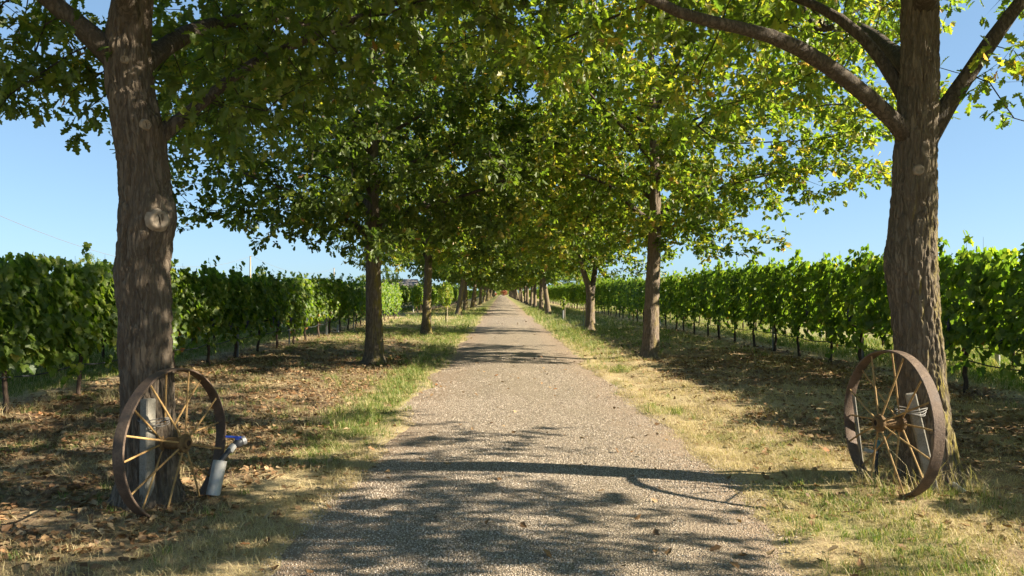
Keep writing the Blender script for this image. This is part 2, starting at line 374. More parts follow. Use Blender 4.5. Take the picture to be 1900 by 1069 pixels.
def road_mat():
    t = NT('gravel_road'); co = t.coord('Object')
    vo = t.new('TexVoronoi', feature='F1'); t.l.new(co, vo.inputs['Vector']); vo.inputs['Scale'].default_value = 95
    vo2 = t.new('TexVoronoi', feature='F1'); t.l.new(co, vo2.inputs['Vector']); vo2.inputs['Scale'].default_value = 48
    sep = t.new('SeparateColor'); t.l.new(vo.outputs['Color'], sep.inputs[0])
    st = t.ramp(sep.outputs[0], [(0, (.145, .114, .078)), (.35, (.29, .232, .160)), (.7, (.43, .35, .245)), (1, (.58, .49, .36))])
    gap = t.rng(vo.outputs['Distance'], .30, .62)
    col = t.mix(t.math('MULTIPLY', gap, .75), st, (.085, .066, .048))
    big = t.noise(t.coord('Object', (1, .5, 1)), 1.1, 5, .6); mid = t.noise(co, 6, 5, .7)
    sx = t.new('SeparateXYZ'); t.l.new(co, sx.inputs[0])
    # bare brownish earth along the edges and in patches
    eg = t.math('ABSOLUTE', t.math('SUBTRACT', sx.outputs[0], RC))
    dirt = t.math('MAXIMUM', t.math('MULTIPLY', t.rng(eg, .75, 1.45), t.rng(mid, .30, .58)), t.rng(t.math('ADD', t.math('MULTIPLY', big, .6), t.math('MULTIPLY', mid, .4)), .56, .70, 0, .7))
    col = t.mix(t.math('MULTIPLY', dirt, .8), col, t.ramp(t.noise(co, 60, 4, .7), [(.3, (.18, .120, .078)), (.7, (.38, .27, .18))]))
    lane = t.rng(t.math('ABSOLUTE', t.math('SUBTRACT', eg, .72)), .18, .45)       # packed wheel lanes, looser middle
    col = t.mix(t.math('MULTIPLY', t.math('MULTIPLY', lane, t.rng(big, .35, .6)), .16), col, (.27, .215, .145))
    h = t.math('ADD', t.math('MULTIPLY', t.math('SUBTRACT', 1.0, vo.outputs['Distance']), .7), t.math('MULTIPLY', t.math('SUBTRACT', 1.0, vo2.outputs['Distance']), .5))
    nb = t.bump(h, 1.0, .012); nb = t.bump(t.noise(co, 200, 3), .5, .004, nb)
    return t.principled(col, .95, 0, .2, nb)
rx = np.linspace(-1.75, 2.45, 43)
ry = np.array([-40, -20, -8] + [v for v in gy if v > -4 and v < 900])
RX, RY = np.meshgrid(rx, ry)
RZ = road_z(RX.ravel()) + (fbm(RX.ravel() * 1.2, RY.ravel() * .5, 0, 61) - .5) * .02
I = (np.arange(len(ry) - 1)[:, None] * len(rx) + np.arange(len(rx) - 1)[None]).ravel()
rme = mesh_np('road', np.stack([RX.ravel(), RY.ravel(), RZ], 1), np.stack([I, I + 1, I + len(rx) + 1, I + len(rx)], 1), smooth_shade=True, mats=[road_mat()])
tag(obj('road', rme), 'straight gravel track running up the middle of the avenue', 'road', kind='structure')

# ------------------------------------------------------------------ leaf shapes
def fold(outline, mid, fold_h, droop):
    """outline: right half (u along leaf, w half width); returns template verts, tris (both halves, folded on the midrib)"""
    v, t = [], []
    up = [(u, w) for u, w in outline]
    ms = mid
    for u in ms: v.append((u, 0, -droop * u * u))
    nm = len(ms)
    for sgn in (1, -1):
        b = len(v)
        for u, w in up[1:-1]: v.append((u, sgn * w, fold_h * w - droop * u * u))
        k = len(up) - 2
        # fan strips: connect each outline edge with the closest midrib point
        near = [min(range(nm), key=lambda m: abs(ms[m] - max(0, u - .12))) for u, w in up[1:-1]]
        seq = [(0)] + near + [nm - 1]
        pts = [0] + [b + i for i in range(k)] + [nm - 1]
        for i in range(len(pts) - 1):
            a, c = pts[i], pts[i + 1]; ma, mc = seq[i], seq[i + 1]
            tri = []
            if a != c and len({a, c, ma}) == 3: tri.append((ma, a, c))
            if ma != mc and len({ma, c, mc}) == 3: tri.append((ma, c, mc))
            for q in tri: t.append(q if sgn < 0 else (q[0], q[2], q[1]))
    return np.array(v, float), np.array(t, int)
OAK_HI = fold([(0, 0), (.16, .10), (.26, .19), (.33, .09), (.46, .30), (.56, .13), (.72, .30), (.80, .12), (.93, .13), (1, 0)], [0, .3, .62, 1], .35, .18)
OAK_MID = fold([(0, 0), (.32, .25), (.46, .13), (.70, .33), (1, 0)], [0, 1], .3, .15)
LEAF_LO = (np.array([(0, 0, 0), (.45, .3, .06), (1, 0, -.1), (.45, -.3, .06)], float), np.array([(0, 2, 1), (0, 3, 2)]))
VINE_HI = fold([(0, 0), (-.14, .22), (-.06, .46), (.20, .52), (.30, .36), (.52, .56), (.62, .32), (.80, .22), (1, 0)], [0, .4, 1], .22, .2)
VINE_MID = fold([(0, 0), (-.08, .42), (.45, .55), (1, 0)], [0, .5, 1], .2, .2)

def leaf_mesh_data(tpl, pos, ax, nr, size, asp=None):
    v0, t0 = tpl; n = len(pos)
    ax = unit(ax); side = unit(np.cross(nr, ax)); nn = np.cross(ax, side)
    if asp is None: asp = np.ones(n)
    V = pos[:, None, :] + size[:, None, None] * (v0[None, :, 0:1] * ax[:, None] + v0[None, :, 1:2] * asp[:, None, None] * side[:, None] + v0[None, :, 2:3] * nn[:, None])
    T = (t0[None] + (np.arange(n) * len(v0))[:, None, None]).reshape(-1, 3)
    return V.reshape(-1, 3), T

def leaves_mesh(name, tpl, L, mat):
    V, T = leaf_mesh_data(tpl, L['p'], L['a'], L['n'], L['s'])
    return mesh_np(name, V, T, rnd=np.repeat(L['r'], len(tpl[1])), mats=[mat])

def pick(L, m): return {k: v[m] for k, v in L.items()}

def leaf_objects(L, tpl, mat, parent, meshes, name='leaf'):
    """each leaf an object of its own, sharing a handful of meshes"""
    if not meshes:
        for k in range(7):
            meshes.append(mesh_np(name, tpl[0], tpl[1], rnd=np.full(len(tpl[1]), [.1, .3, .45, .6, .78, .9, .97][k]), mats=[mat]))
    ax = unit(L['a']); side = unit(np.cross(L['n'], ax)); nn = np.cross(ax, side)
    for i in range(len(ax)):
        k = min(6, int(np.searchsorted([.2, .38, .52, .7, .85, .95], L['r'][i])))
        o = bpy.data.objects.new(name, meshes[k]); COL.objects.link(o); o.parent = parent
        s = L['s'][i]; M = Matrix.Identity(4)
        for r in range(3): M[r][0], M[r][1], M[r][2], M[r][3] = ax[i][r] * s, side[i][r] * s, nn[i][r] * s, L['p'][i][r]
        o.matrix_local = M

# ------------------------------------------------------------------ trees
def in_frame(p, pad=0):
    return (p[:, 1] > .3) & (np.abs(p[:, 0] / p[:, 1] * FPX + VX - 950) < 950 + pad) & (EYE * 0 + (VY - (p[:, 2] - EYE) / np.maximum(p[:, 1], .1) * FPX) > -pad)

def resample(pts, step):
    pts = np.asarray(pts, float); d = np.r_[0, np.cumsum(np.linalg.norm(np.diff(pts[:, :3], axis=0), axis=1))]
    n = max(2, int(round(d[-1] / step)) + 1); s = np.linspace(0, d[-1], n)
    # smooth interpolation through the control points
    out = np.stack([np.interp(s, d, pts[:, k]) for k in range(pts.shape[1])], 1)
    for _ in range(2):
        out[1:-1] = .25 * out[:-2] + .5 * out[1:-1] + .25 * out[2:]
    return out

N_DENS = 1
def crown_points(rng, n_clump, per, prof, zlow, centre, shell=.5, sig=.36, ecc=None, keep=None):
    zs = np.array([p[0] for p in prof]); rs = np.array([p[1] for p in prof]); out = []
    while len(out) < n_clump:
        z = rng.uniform(zs[0], zs[-1]); R = np.interp(z, zs, rs)
        if rng.random() > (R / rs.max()) ** 1.3: continue
        r = R * (shell + (1 - shell) * rng.random()) if rng.random() < .62 else R * math.sqrt(rng.random()) * .8
        a = rng.uniform(0, 2 * math.pi)
        x, y = r * math.cos(a), r * math.sin(a)
        if ecc: x *= ecc[0] if x > 0 else ecc[1]; y *= ecc[2] if len(ecc) > 2 else 1
        if z < zlow(x, y): continue
        out.append((x + centre[0], y + centre[1], z))
    c = np.array(out)
    p = (c[:, None] + rng.normal(0, sig, (n_clump, per, 3)) * [1, 1, .6]).reshape(-1, 3)
    m = p[:, 2] > np.array([zlow(a - centre[0], b - centre[1]) - .25 for a, b in p[:, :2]])
    p = p[m]
    if keep is not None: p = p[keep(p)]
    return p

def grow(rng, trunk, limbs, attr, step=.3, infl=2.6, kill=.5, iters=130, zt=2.6):
    P, par, fr = [], [], []                          # position, parent, given radius
    tr = resample(trunk, step)
    for i, q in enumerate(tr): P.append(q[:3]); par.append(i - 1); fr.append(q[3])
    nt = len(P)
    for lb in limbs:
        q = resample(lb, step)
        b = int(np.argmin([np.linalg.norm(P[i] - q[0][:3]) for i in range(nt)])); prev = b
        for k in q:
            if np.linalg.norm(P[prev] - k[:3]) < .06: continue
            P.append(k[:3]); par.append(prev); fr.append(k[3]); prev = len(P) - 1
    P = [np.array(p) for p in P]
    pos = np.array(P); dist = np.full(len(attr), 1e9); near = np.zeros(len(attr), int); alive = np.ones(len(attr), bool)
    can = np.array([i >= nt or pos[i][2] > zt for i in range(len(P))])
    def upd(idx):
        nonlocal dist, near
        q = np.array([P[i] for i in idx])
        for s0 in range(0, len(idx), 400):
            d = np.linalg.norm(attr[:, None] - q[None, s0:s0 + 400], axis=2)
            j = d.argmin(1); dm = d[np.arange(len(attr)), j]; m = dm < dist
            dist[m] = dm[m]; near[m] = np.array(idx)[s0 + j[m]]
    upd([i for i in range(len(P)) if can[i]])
    alive &= dist > kill
    cnt = {}
    for it in range(iters):
        m = alive & (dist < infl + (2.5 if it < 6 else 0))
        if not m.any(): break
        ids = near[m]; vec = unit(attr[m] - np.array([P[i] for i in ids]))
        u, inv = np.unique(ids, return_inverse=True)
        acc = np.zeros((len(u), 3)); np.add.at(acc, inv, vec)
        new = []
        for k, i in enumerate(u):
            if cnt.get(i, 0) >= 3: continue
            d = unit(acc[k] + rng.normal(0, .22, 3))
            if par[i] >= 0: d = unit(d + .35 * unit(P[i] - P[par[i]]))
            P.append(P[i] + d * step * rng.uniform(.8, 1.15)); par.append(i); fr.append(0.0); cnt[i] = cnt.get(i, 0) + 1; new.append(len(P) - 1)
        if not new: break
        upd(new); alive &= dist > kill
    n = len(P); par = np.array(par); fr = np.array(fr); rad = np.zeros(n); kids = [[] for _ in range(n)]
    for i in range(n):
        if par[i] >= 0: kids[par[i]].append(i)
    pw = 2.25; acc = np.zeros(n)
    for i in range(n - 1, -1, -1):
        r = max(.0055, acc[i] ** (1 / pw) if acc[i] > 0 else 0)
        rad[i] = max(r * .45, fr[i]) if fr[i] > 0 else r
        if par[i] >= 0: acc[par[i]] += r ** pw
    # parents come before children except limbs attached to the trunk: good enough, indices always grow
    return np.array(P), par, rad, kids, nt

def branch_mesh(name, P, par, rad, kids, nt, rmin=.004, smin=3, skip=None):
    mb = MB(); mi = []
    def chain(i):
        out = [i]
        while kids[out[-1]]:
            k = max(kids[out[-1]], key=lambda j: rad[j]); out.append(k)
        return out
    done = set(range(nt))
    starts = [k for i in range(len(P)) for k in kids[i] if k >= nt and (i < nt or k != max(kids[i], key=lambda j: rad[j]))]
    for s in starts:
        c = chain(s); p = par[s]
        pts = np.array([P[p]] + [P[i] for i in c]); r = np.array([min(rad[p], rad[s] * 1.35)] + [rad[i] for i in c])
        if p < nt and len(r) > 3 and r[1] > .03: r[0] = min(r[0] * 1.5, rad[p] * .55); r[1] *= 1.30; r[2] *= 1.08
        r[-1] *= .4
        if r[0] > .02: r = r * (1 + .14 * (np.random.default_rng(s).random(len(r)) - .5))
        if r.max() < rmin: continue
        if skip is not None and rad[s] < .03 and skip(pts): continue
        sides = 10 if r[0] > .06 else (6 if r[0] > .02 else smin)
        mb.tube(pts, r, sides, cap=False); mi.append(np.full(len(mb.q[-1]), int(rad[s] > .022)))
    return mesh_np(name, np.concatenate(mb.v), np.concatenate(mb.q), smooth_shade=True, mats=[M_TWIG, M_LIMB], mat_idx=np.concatenate(mi))

def trunk_mesh(name, path, sides, dz, seed, flare=.55, ridge=.012, bumps=(), z_fine=4.3):
    path = np.asarray(path, float); zt = path[-1][2]; z0 = path[0][2] - .15
    z = np.arange(z0, min(zt, z_fine), dz)
    if zt > z_fine: z = np.r_[z, np.arange(z_fine, zt, max(dz, .07))]
    q = np.stack([np.interp(z, path[:, 2], path[:, k]) for k in (0, 1, 3)], 1)
    zs_ = np.arange(z0 - .4, zt + .4, .02); qs = np.stack([np.interp(zs_, path[:, 2], path[:, k]) for k in (0, 1, 3)], 1)
    ker = np.hanning(33); ker /= ker.sum(); qs = np.stack([np.convolve(np.pad(qs[:, k], 16, 'edge'), ker, 'valid') for k in range(3)], 1)
    q = np.stack([np.interp(z, zs_, qs[:, k]) for k in range(3)], 1)
    th = np.arange(sides) * 2 * math.pi / sides
    Z, T = np.meshgrid(z, th, indexing='ij')
    c, s = np.cos(T), np.sin(T)
    zz = np.maximum(Z - path[0][2], 0)
    R = q[:, 2][:, None] * (1 + .10 * (fbm(c * 1.3 + 5, s * 1.3 + 5, Z * .7, seed) - .5))
    lob = fbm(c * 1.6 + 9, s * 1.6 + 9, 0, seed + 3)
    R = R + q[:, 2][:, None] * (flare * (.5 + lob) * np.exp(-zz / .16) + .10 * np.exp(-zz / .6))
    rr = q[:, 2][:, None]; wx = (fbm(c * 3, s * 3, Z * 5, seed + 31) - .5) * .05; wy = (fbm(c * 3 + 7, s * 3, Z * 5, seed + 32) - .5) * .05
    n1 = fbm((rr * c + wx) / .058 + 40, (rr * s + wy) / .058 + 40, Z / .26 + 3 * wx / .05, seed + 5, 2)
    n2 = fbm((rr * c + wy) / .030 + 80, (rr * s + wx) / .030 + 80, Z / .12, seed + 8, 2)
    n3 = fbm(rr * c / .016 + 9, rr * s / .016 + 9, Z / .035, seed + 12, 2)
    R = R + ridge * (1.3 * (np.minimum(np.abs(n1 - .5) / .13, 1) - .7) + .7 * (np.minimum(np.abs(n2 - .5) / .16, 1) - .7) + .7 * (n3 - .5))
    for (bz, bt, amp, w) in bumps:
        dt = (T - bt + math.pi) % (2 * math.pi) - math.pi
        R = R + amp * np.exp(-((Z - bz) / w) ** 2 - (dt * q[:, 2][:, None] / w) ** 2)
    V = np.stack([q[:, 0][:, None] + R * c, q[:, 1][:, None] + R * s, Z], 2).reshape(-1, 3)
    n = len(z); k = np.arange(sides); Q = (np.arange(n - 1)[:, None, None] * sides + np.stack([k, (k + 1) % sides, sides + (k + 1) % sides, sides + k], 1)[None]).reshape(-1, 4)
    return mesh_np(name, V, Q, smooth_shade=True)

def tree_leaves(rng, P, par, rad, nt, rth, ros, per, size, jitter=.32, droop=.35):
    tips = np.array([i for i in range(nt, len(P)) if rad[i] < rth])
    base = np.repeat(tips, ros); n = len(base)
    d0 = unit(P[base] - P[par[base]])
    d = unit(d0 * .6 + rng.normal(0, .7, (n, 3)) + [0, 0, .05])
    tip = P[base] + d * rng.uniform(.04, jitter, n)[:, None] - (P[base] - P[par[base]]) * rng.random(n)[:, None]
    k = np.repeat(np.arange(n), per); m = len(k)
    a = unit(d[k] * .55 + rng.normal(0, .75, (m, 3)) + [0, 0, -droop])
    nr = unit(rng.normal(0, .55, (m, 3)) + [0, 0, 1])
    pos = tip[k] + rng.normal(0, .025, (m, 3)) + a * .02
    clr = rng.random(n)[k] * .45 + rng.random(m) * .55
    return dict(p=pos, a=a, n=nr, s=size * rng.uniform(.5, 1.3, m), r=np.clip(clr * 1.02, 0, 1)), (P[base], tip)

def auto_limbs(rng, trunk, n, z0, z1, L0, L1, r0=.07):
    tr = np.asarray(trunk, float); out = []; a = rng.uniform(0, 6.28)
    for k in range(n):
        z = z0 + (z1 - z0) * (k + rng.random() * .5) / n; a += 2.4 + rng.normal(0, .25)
        x, y = np.interp(z, tr[:, 2], tr[:, 0]), np.interp(z, tr[:, 2], tr[:, 1])
        L = (L0 + (L1 - L0) * k / n) * rng.uniform(.8, 1.1); el = math.radians(30 + 30 * k / n + rng.normal(0, 6)); r = r0 * (1 - .4 * k / n)
        p = [(x, y, z, r)]
        for t in (.35, .7, 1.0):
            e = el * (1 - .25 * t); b = a + rng.normal(0, .12)
            p.append((x + L * t * math.cos(e) * math.cos(b), y + L * t * math.cos(e) * math.sin(b), z + L * t * math.sin(e), r * (1 - .6 * t)))
        out.append(p)
    return out

def add_twigs(mb, tw, rng, frac=.6):
    a, b = tw; m = rng.random(len(a)) < frac
    a, b = a[m], b[m]; n = len(a); d = unit(b - a); s = unit(np.cross(d, [0.3, .2, 1])) * .0028; u = np.cross(d, s)
    V = np.stack([a + s, a - s * .5 + u, a - s * .5 - u, b], 1).reshape(-1, 3); o = (np.arange(n) * 4)[:, None, None]
    mb.add(V, (np.array([(0, 1, 3), (1, 2, 3), (2, 0, 3)])[None] + o).reshape(-1, 3))

LEAFM, LEAFMY = [], []
def near_tree(label, base, trunk, limbs, seed, prof, zlow, ecc, tpl, lmat, meshes, n_clump, per, bumps=(), bark=M_BARK, keep=None, extra=(), slim=1.0):
    rng = np.random.default_rng(seed)
    t = thing('oak_tree', label, 'tree', base, 0, 'trees lining the avenue')
    B = np.array(base)
    loc = lambda P4: [(p[0] - B[0], p[1] - B[1], p[2] - B[2], p[3]) for p in P4]
    trunk = [(a, b, c, r * slim) for a, b, c, r in loc(trunk)]; limbs = [loc(l) for l in limbs]
    obj('trunk', trunk_mesh('trunk', trunk, 190, .015, seed, ridge=.014, bumps=bumps), t, mat=bark)
    kp = None if keep is None else (lambda p: keep(p + B))
    at = crown_points(rng, n_clump, per, prof, zlow, (0, 0), ecc=ecc, keep=kp)
    for (lo, hi, n) in extra: at = np.concatenate([at, rng.uniform(np.array(lo) - B, np.array(hi) - B, (n, 3))])
    if kp is not None: at = at[kp(at)]
    P, par, rad, kids, nt = grow(rng, trunk, limbs, at, step=.27, kill=.42, zt=4.4)
    L, tw = tree_leaves(rng, P, par, rad, nt, .0135, 4, 7, .118, jitter=.38)
    if keep is not None: L = pick(L, keep(L['p'] + B))
    if keep is not None:
        km = keep(tw[1] + B); tw = (tw[0][km], tw[1][km])
    mb = MB(); add_twigs(mb, tw, rng)
    yc = base[1] - .32                               # no stray bare shoots hanging in front of the trunk
    sk = lambda p: bool((((p + B)[:, 1] < yc) & (p[:, 2] < 3.9) & (np.abs(p[:, 0]) < 2.6)).any())
    br = obj('branches', branch_mesh('branches', P, par, rad, kids, nt, skip=sk), t)
    obj('twigs', mb.mesh('twigs'), br, mat=M_TWIG)
    wp = L['p'] + B; dd = np.linalg.norm(wp - [0, 0, EYE], axis=1); ok = in_frame(wp)
    order = np.argsort(np.where(ok, dd, 1e6))[:260]; m = np.ones(len(dd), bool); m[order] = False
    vis = in_frame(wp, 400) & m; hid = ~in_frame(wp, 400) & m
    Lh = pick(L, hid); Lh['s'] = Lh['s'] * 1.05
    V1, T1 = leaf_mesh_data(tpl, *[pick(L, vis)[k] for k in 'pans']); V2, T2 = leaf_mesh_data(LEAF_LO, *[Lh[k] for k in 'pans'])
    cm = mesh_np('crown', np.concatenate([V1, V2]), np.concatenate([T1, T2 + len(V1)]), rnd=np.r_[np.repeat(L['r'][vis], len(tpl[1])), np.repeat(Lh['r'], 2)], mats=[lmat])
    cr = obj('crown', cm, t)
    cr['kind'] = 'stuff'
    leaf_objects(pick(L, ~m), tpl, lmat, cr, meshes)
    print('near tree', len(P), len(L['p']))
    return t

def wound(parent, c, nrm, r, dark=True, name='branch_scar'):
    nrm = Vector(nrm).normalized(); M = Matrix.Translation(Vector(c)) @ nrm.to_track_quat('Z', 'Y').to_matrix().to_4x4()
    mb = MB(); mb.lathe([(0.0, .004), (r * .35, .006), (r * .62, .004), (r * .82, .010), (r * .97, .012), (r * 1.18, .002), (r * 1.5, -.03)], 22)
    v = mb.v[0]; v *= (1 + .10 * (fbm(v[:, 0] * 40 + 3, v[:, 1] * 40, 0, 7) - .5))[:, None]
    me = mb.mesh(name); me.transform(M); o = obj(name, me, parent, mat=M_WOUND)
    if dark:
        mb = MB(); rng = random.Random(3); pts = [(rng.uniform(-.06, .06) * r, -r * .75 + r * 1.5 * k / 6, .008) for k in range(7)]
        # a short crack across the healed cut
        mb.tube(pts, [.01 * r, .04 * r, .06 * r, .07 * r, .06 * r, .04 * r, .01 * r], 6); me = mb.mesh('crack'); me.transform(M @ Matrix.Rotation(.2, 4, 'Z')); obj('crack', me, o, mat=M_DARKW)
    return o

def T4(px, py, d, r): return (*W(px, py, d), r * .70)

# --- front tree, left
D = 5.7
trunkL = [(-2.68, D, -.02, .205), (-2.69, D, .95, .20), (-2.72, D, 1.78, .21), (-2.70, D, 2.19, .212), (-2.72, D, 2.60, .20), (-2.80, D, 3.02, .195), (-2.86, D, 3.43, .185), (-2.80, D, 3.9, .15), (-2.70, D - .1, 5.0, .12), (-2.6, D, 6.6, .08), (-2.55, D + .1, 8.6, .03)]
limbsL = [
    [T4(240, 130, 5.7, .12), T4(180, 70, 5.6, .11), T4(115, 20, 5.5, .10), T4(40, -45, 5.35, .085), (-4.5, 5.1, 4.9, .06), (-5.6, 4.8, 5.5, .03)],
    [T4(285, 262, 5.7, .085), T4(330, 228, 5.75, .072), T4(385, 200, 5.9, .062), T4(410, 160, 6.0, .055), T4(435, 125, 6.1, .05), (-1.7, 6.4, 3.75, .04), (-1.0, 6.7, 4.2, .03)],
    [(-2.8, 5.7, 3.3, .08), (-2.7, 6.5, 3.9, .07), (-2.5, 7.8, 4.5, .05), (-2.3, 8.9, 4.8, .03)],
    [(-2.82, 5.7, 3.6, .08), (-2.6, 4.9, 4.3, .06), (-2.2, 3.8, 4.9, .05), (-1.9, 2.8, 5.2, .03)],
    [(-2.8, 5.7, 4.0, .08), (-2.0, 6.3, 4.8, .06), (-.9, 6.9, 5.5, .05), (.2, 7.4, 5.9, .03)],
    [(-2.75, 5.65, 4.4, .07), (-3.7, 6.3, 5.2, .06), (-4.8, 7.0, 5.8, .03)],
    [(-2.72, 5.6, 4.8, .07), (-3.2, 4.8, 5.8, .05), (-3.6, 3.9, 6.4, .03)],
    [(-2.7, 5.6, 5.4, .06), (-1.8, 5.2, 6.4, .05), (-1.0, 4.7, 7.0, .03)],
]
def keepL(p):                                        # underside of the crown: pruned over the track, hanging low beside the trunk
    x, y, z = p[:, 0], p[:, 1], p[:, 2]
    low = np.interp(x, [-5.5, -3.9, -3.7, -3.35, -3.15, -2.9, -2.5, -2.1, -1.55, -.95, -.1, 1.1], [2.9, 2.85, 2.73, 3.0, 2.5, 2.36, 2.48, 2.60, 3.05, 3.35, 3.5, 3.6])
    low = low + .17 * np.maximum(y - 5.9, 0) - .17 * (fbm(x * 2, y * 2, z * 2, 5) - .5)
    return (z > low) & ((y > 5.1) | (z > 3.75)) & (np.linalg.norm(p - [0, 0, EYE], axis=1) > 3.0)
profN = [(2.4, 3.4), (3.4, 4.2), (4.6, 4.8), (5.6, 5.6), (7.4, 5.5), (9.0, 4.2), (10.2, 2.4), (10.8, .8)]
zl = lambda x, y: 2.45 + .35 * math.exp(-(x * x + y * y) / 2.5)
tL = near_tree('dark thick-trunked oak leaning left behind the left iron wheel, with a round cut scar', (-2.68, D, 0), trunkL, limbsL, 11, profN, zl, (1.05, 1.0), OAK_HI, M_OAK, LEAFM, 330, 8, bark=M_BARKD, bumps=[(2.17, -.6, .065, .17), (2.85, -.6, .045, .13), (3.35, -1.3, .02, .10), (1.2, -2.6, .02, .2), (1.75, 2.8, .025, .25), (.5, -.4, .02, .3)], keep=keepL, slim=.87, extra=[((-4.7, 5.2, 2.7), (-3.0, 7.0, 3.9), 150), ((-2.4, 5.3, 2.6), (-.8, 7.6, 4.0), 170), ((-2.6, 5.1, 3.4), (.5, 6.5, 4.3), 120)])
def scar_at(t, px, py, r, dark=True):
    tr = next(c for c in t.children if c.name.startswith('trunk')); co = np.empty(len(tr.data.vertices) * 3); tr.data.vertices.foreach_get('co', co); co = co.reshape(-1, 3)
    w = co + np.array(t.location); d = np.hypot(w[:, 0] / w[:, 1] * FPX + VX - px, VY - (w[:, 2] - EYE) / w[:, 1] * FPX - py)
    i = np.where(d < 9)[0]; k = i[np.argmin(w[i, 1])]
    ring = co[np.abs(co[:, 2] - co[k, 2]) < .012]; c = ring.mean(0); n = unit(co[k] - c)
    d3 = co - co[k]; pr = d3 @ n; tg = np.linalg.norm(d3 - pr[:, None] * n, axis=1); m = (tg < r * 1.1) & (np.abs(pr) < .15)
    wound(t, co[k] + n * (np.percentile(pr[m], 85) - .004), n, r, dark)
scar_at(tL, 308, 408, .062)
scar_at(tL, 283, 234, .034)
scar_at(tL, 240, 116, .024)

# --- front tree, right
D = 6.1
trunkR = [(3.56, D, -.02, .215), (3.47, D, .906, .212), (3.40, D, 1.79, .215), (3.42, D, 2.67, .195), (3.45, D, 3.12, .18), (3.47, D, 4.0, .165), (3.5, D, 5.0, .13), (3.5, D, 6.6, .09), (3.5, D, 8.8, .03)]
limbsR = [
    [T4(1700, 260, 6.1, .10), T4(1655, 205, 6.0, .095), T4(1560, 130, 5.8, .088), T4(1480, 78, 5.65, .078), T4(1420, 52, 5.5, .066), T4(1300, 38, 5.3, .055), T4(1200, 2, 5.1, .045), (.35, 4.8, 4.0, .03)],
    [T4(1700, 200, 6.15, .08), T4(1668, 150, 6.2, .075), T4(1640, 95, 6.3, .07), T4(1605, 55, 6.4, .065), T4(1560, 20, 6.5, .06), T4(1490, -8, 6.7, .05), (2.1, 7.2, 4.7, .03)],
    [T4(1730, 245, 6.1, .11), T4(1775, 180, 6.05, .095), T4(1815, 120, 6.0, .09), T4(1860, 55, 5.95, .083), T4(1905, -10, 5.9, .075), (4.9, 5.7, 4.8, .055), (5.8, 5.5, 5.6, .03)],
    [(3.47, 6.0, 4.15, .08), (4.4, 5.1, 4.3, .065), (5.6, 4.3, 4.35, .05), (6.9, 3.6, 4.4, .03)],
    [(3.46, 6.1, 3.4, .08), (3.6, 7.0, 4.0, .06), (3.9, 8.2, 4.6, .05), (4.0, 9.3, 4.9, .03)],
    [(3.47, 6.1, 3.9, .08), (3.3, 5.0, 4.6, .06), (3.0, 3.9, 5.1, .05), (2.8, 2.7, 5.3, .03)],
    [(3.48, 6.1, 4.4, .07), (4.4, 6.9, 5.2, .06), (5.5, 7.6, 5.8, .03)],
    [(3.48, 6.1, 4.6, .07), (2.6, 6.7, 5.4, .06), (1.5, 7.2, 6.0, .03)],
    [(3.5, 6.1, 5.2, .07), (4.0, 5.1, 6.2, .05), (4.4, 4.2, 6.7, .03)],
    [(3.5, 6.1, 5.6, .06), (2.7, 5.5, 6.6, .05), (2.0, 5.0, 7.2, .03)],
]
def lit(p):                                          # gaps in the crown that let the low sun through to the verge and the track
    xs = p[:, 0] - p[:, 2] / math.tan(SUN_EL) * SUN_H.x; ys = p[:, 1] - p[:, 2] / math.tan(SUN_EL) * SUN_H.y; w = (fbm(xs * 1.3, ys * 1.3, 0, 12) - .5) * .8
    return ((xs + w > .9) & (xs < 3.6) & (ys + w > 5.5) & (ys < 9.5)) | ((xs + w > -.6) & (xs < 3.6) & (ys + w > 9.2) & (ys + w < 13.0))
def keepR(p):
    x, y, z = p[:, 0], p[:, 1], p[:, 2]
    low = np.interp(x, [-1.0, -.1, 1.2, 1.65, 2.5, 3.1, 3.6, 3.8, 4.05, 4.4, 6.0], [3.8, 3.65, 3.35, 3.15, 3.0, 3.0, 3.3, 2.8, 3.15, 3.05, 3.1])
    low = low + .17 * np.maximum(y - 6.3, 0) - .22 * (fbm(x * 2, y * 2, z * 2, 15) - .5)
    hole = (x > 3.65) & (y > 5) & (z < 4.4) & (vnoise(x * 1.7, y * 1.7, z * 1.7, 77) < .50)
    return (z > low) & ((y > 5.75) | (x > 3.5) | (z > 3.95)) & ~lit(p) & (np.linalg.norm(p - [0, 0, EYE], axis=1) > 3.0) & ~hole & ~((y > 8.8) & (x > 1.5) & (z < 4.9)) & ~((y > 5.0) & (x > 4.9) & (z < .56 * (x - 2.1)))
tR = near_tree('tall oak with mossy bark directly behind the right iron wheel', (3.56, D, 0), trunkR, limbsR, 23, profN, zl, (1.0, 1.05), OAK_HI, M_OAKY, LEAFMY, 380, 8, bumps=[(1.85, 2.9, .035, .22), (2.65, -1.7, .012, .08)], keep=keepR, slim=.84, extra=[((4.6, 2.4, 2.9), (8.2, 4.9, 4.7), 330), ((3.8, 5.9, 2.8), (4.7, 6.6, 3.8), 45), ((2.0, 2.6, 3.3), (5.5, 5.6, 5.0), 160), ((2.5, 9.0, 5.1), (6.4, 12.6, 8.6), 300)])
scar_at(tR, 1703, 314, .036, False)

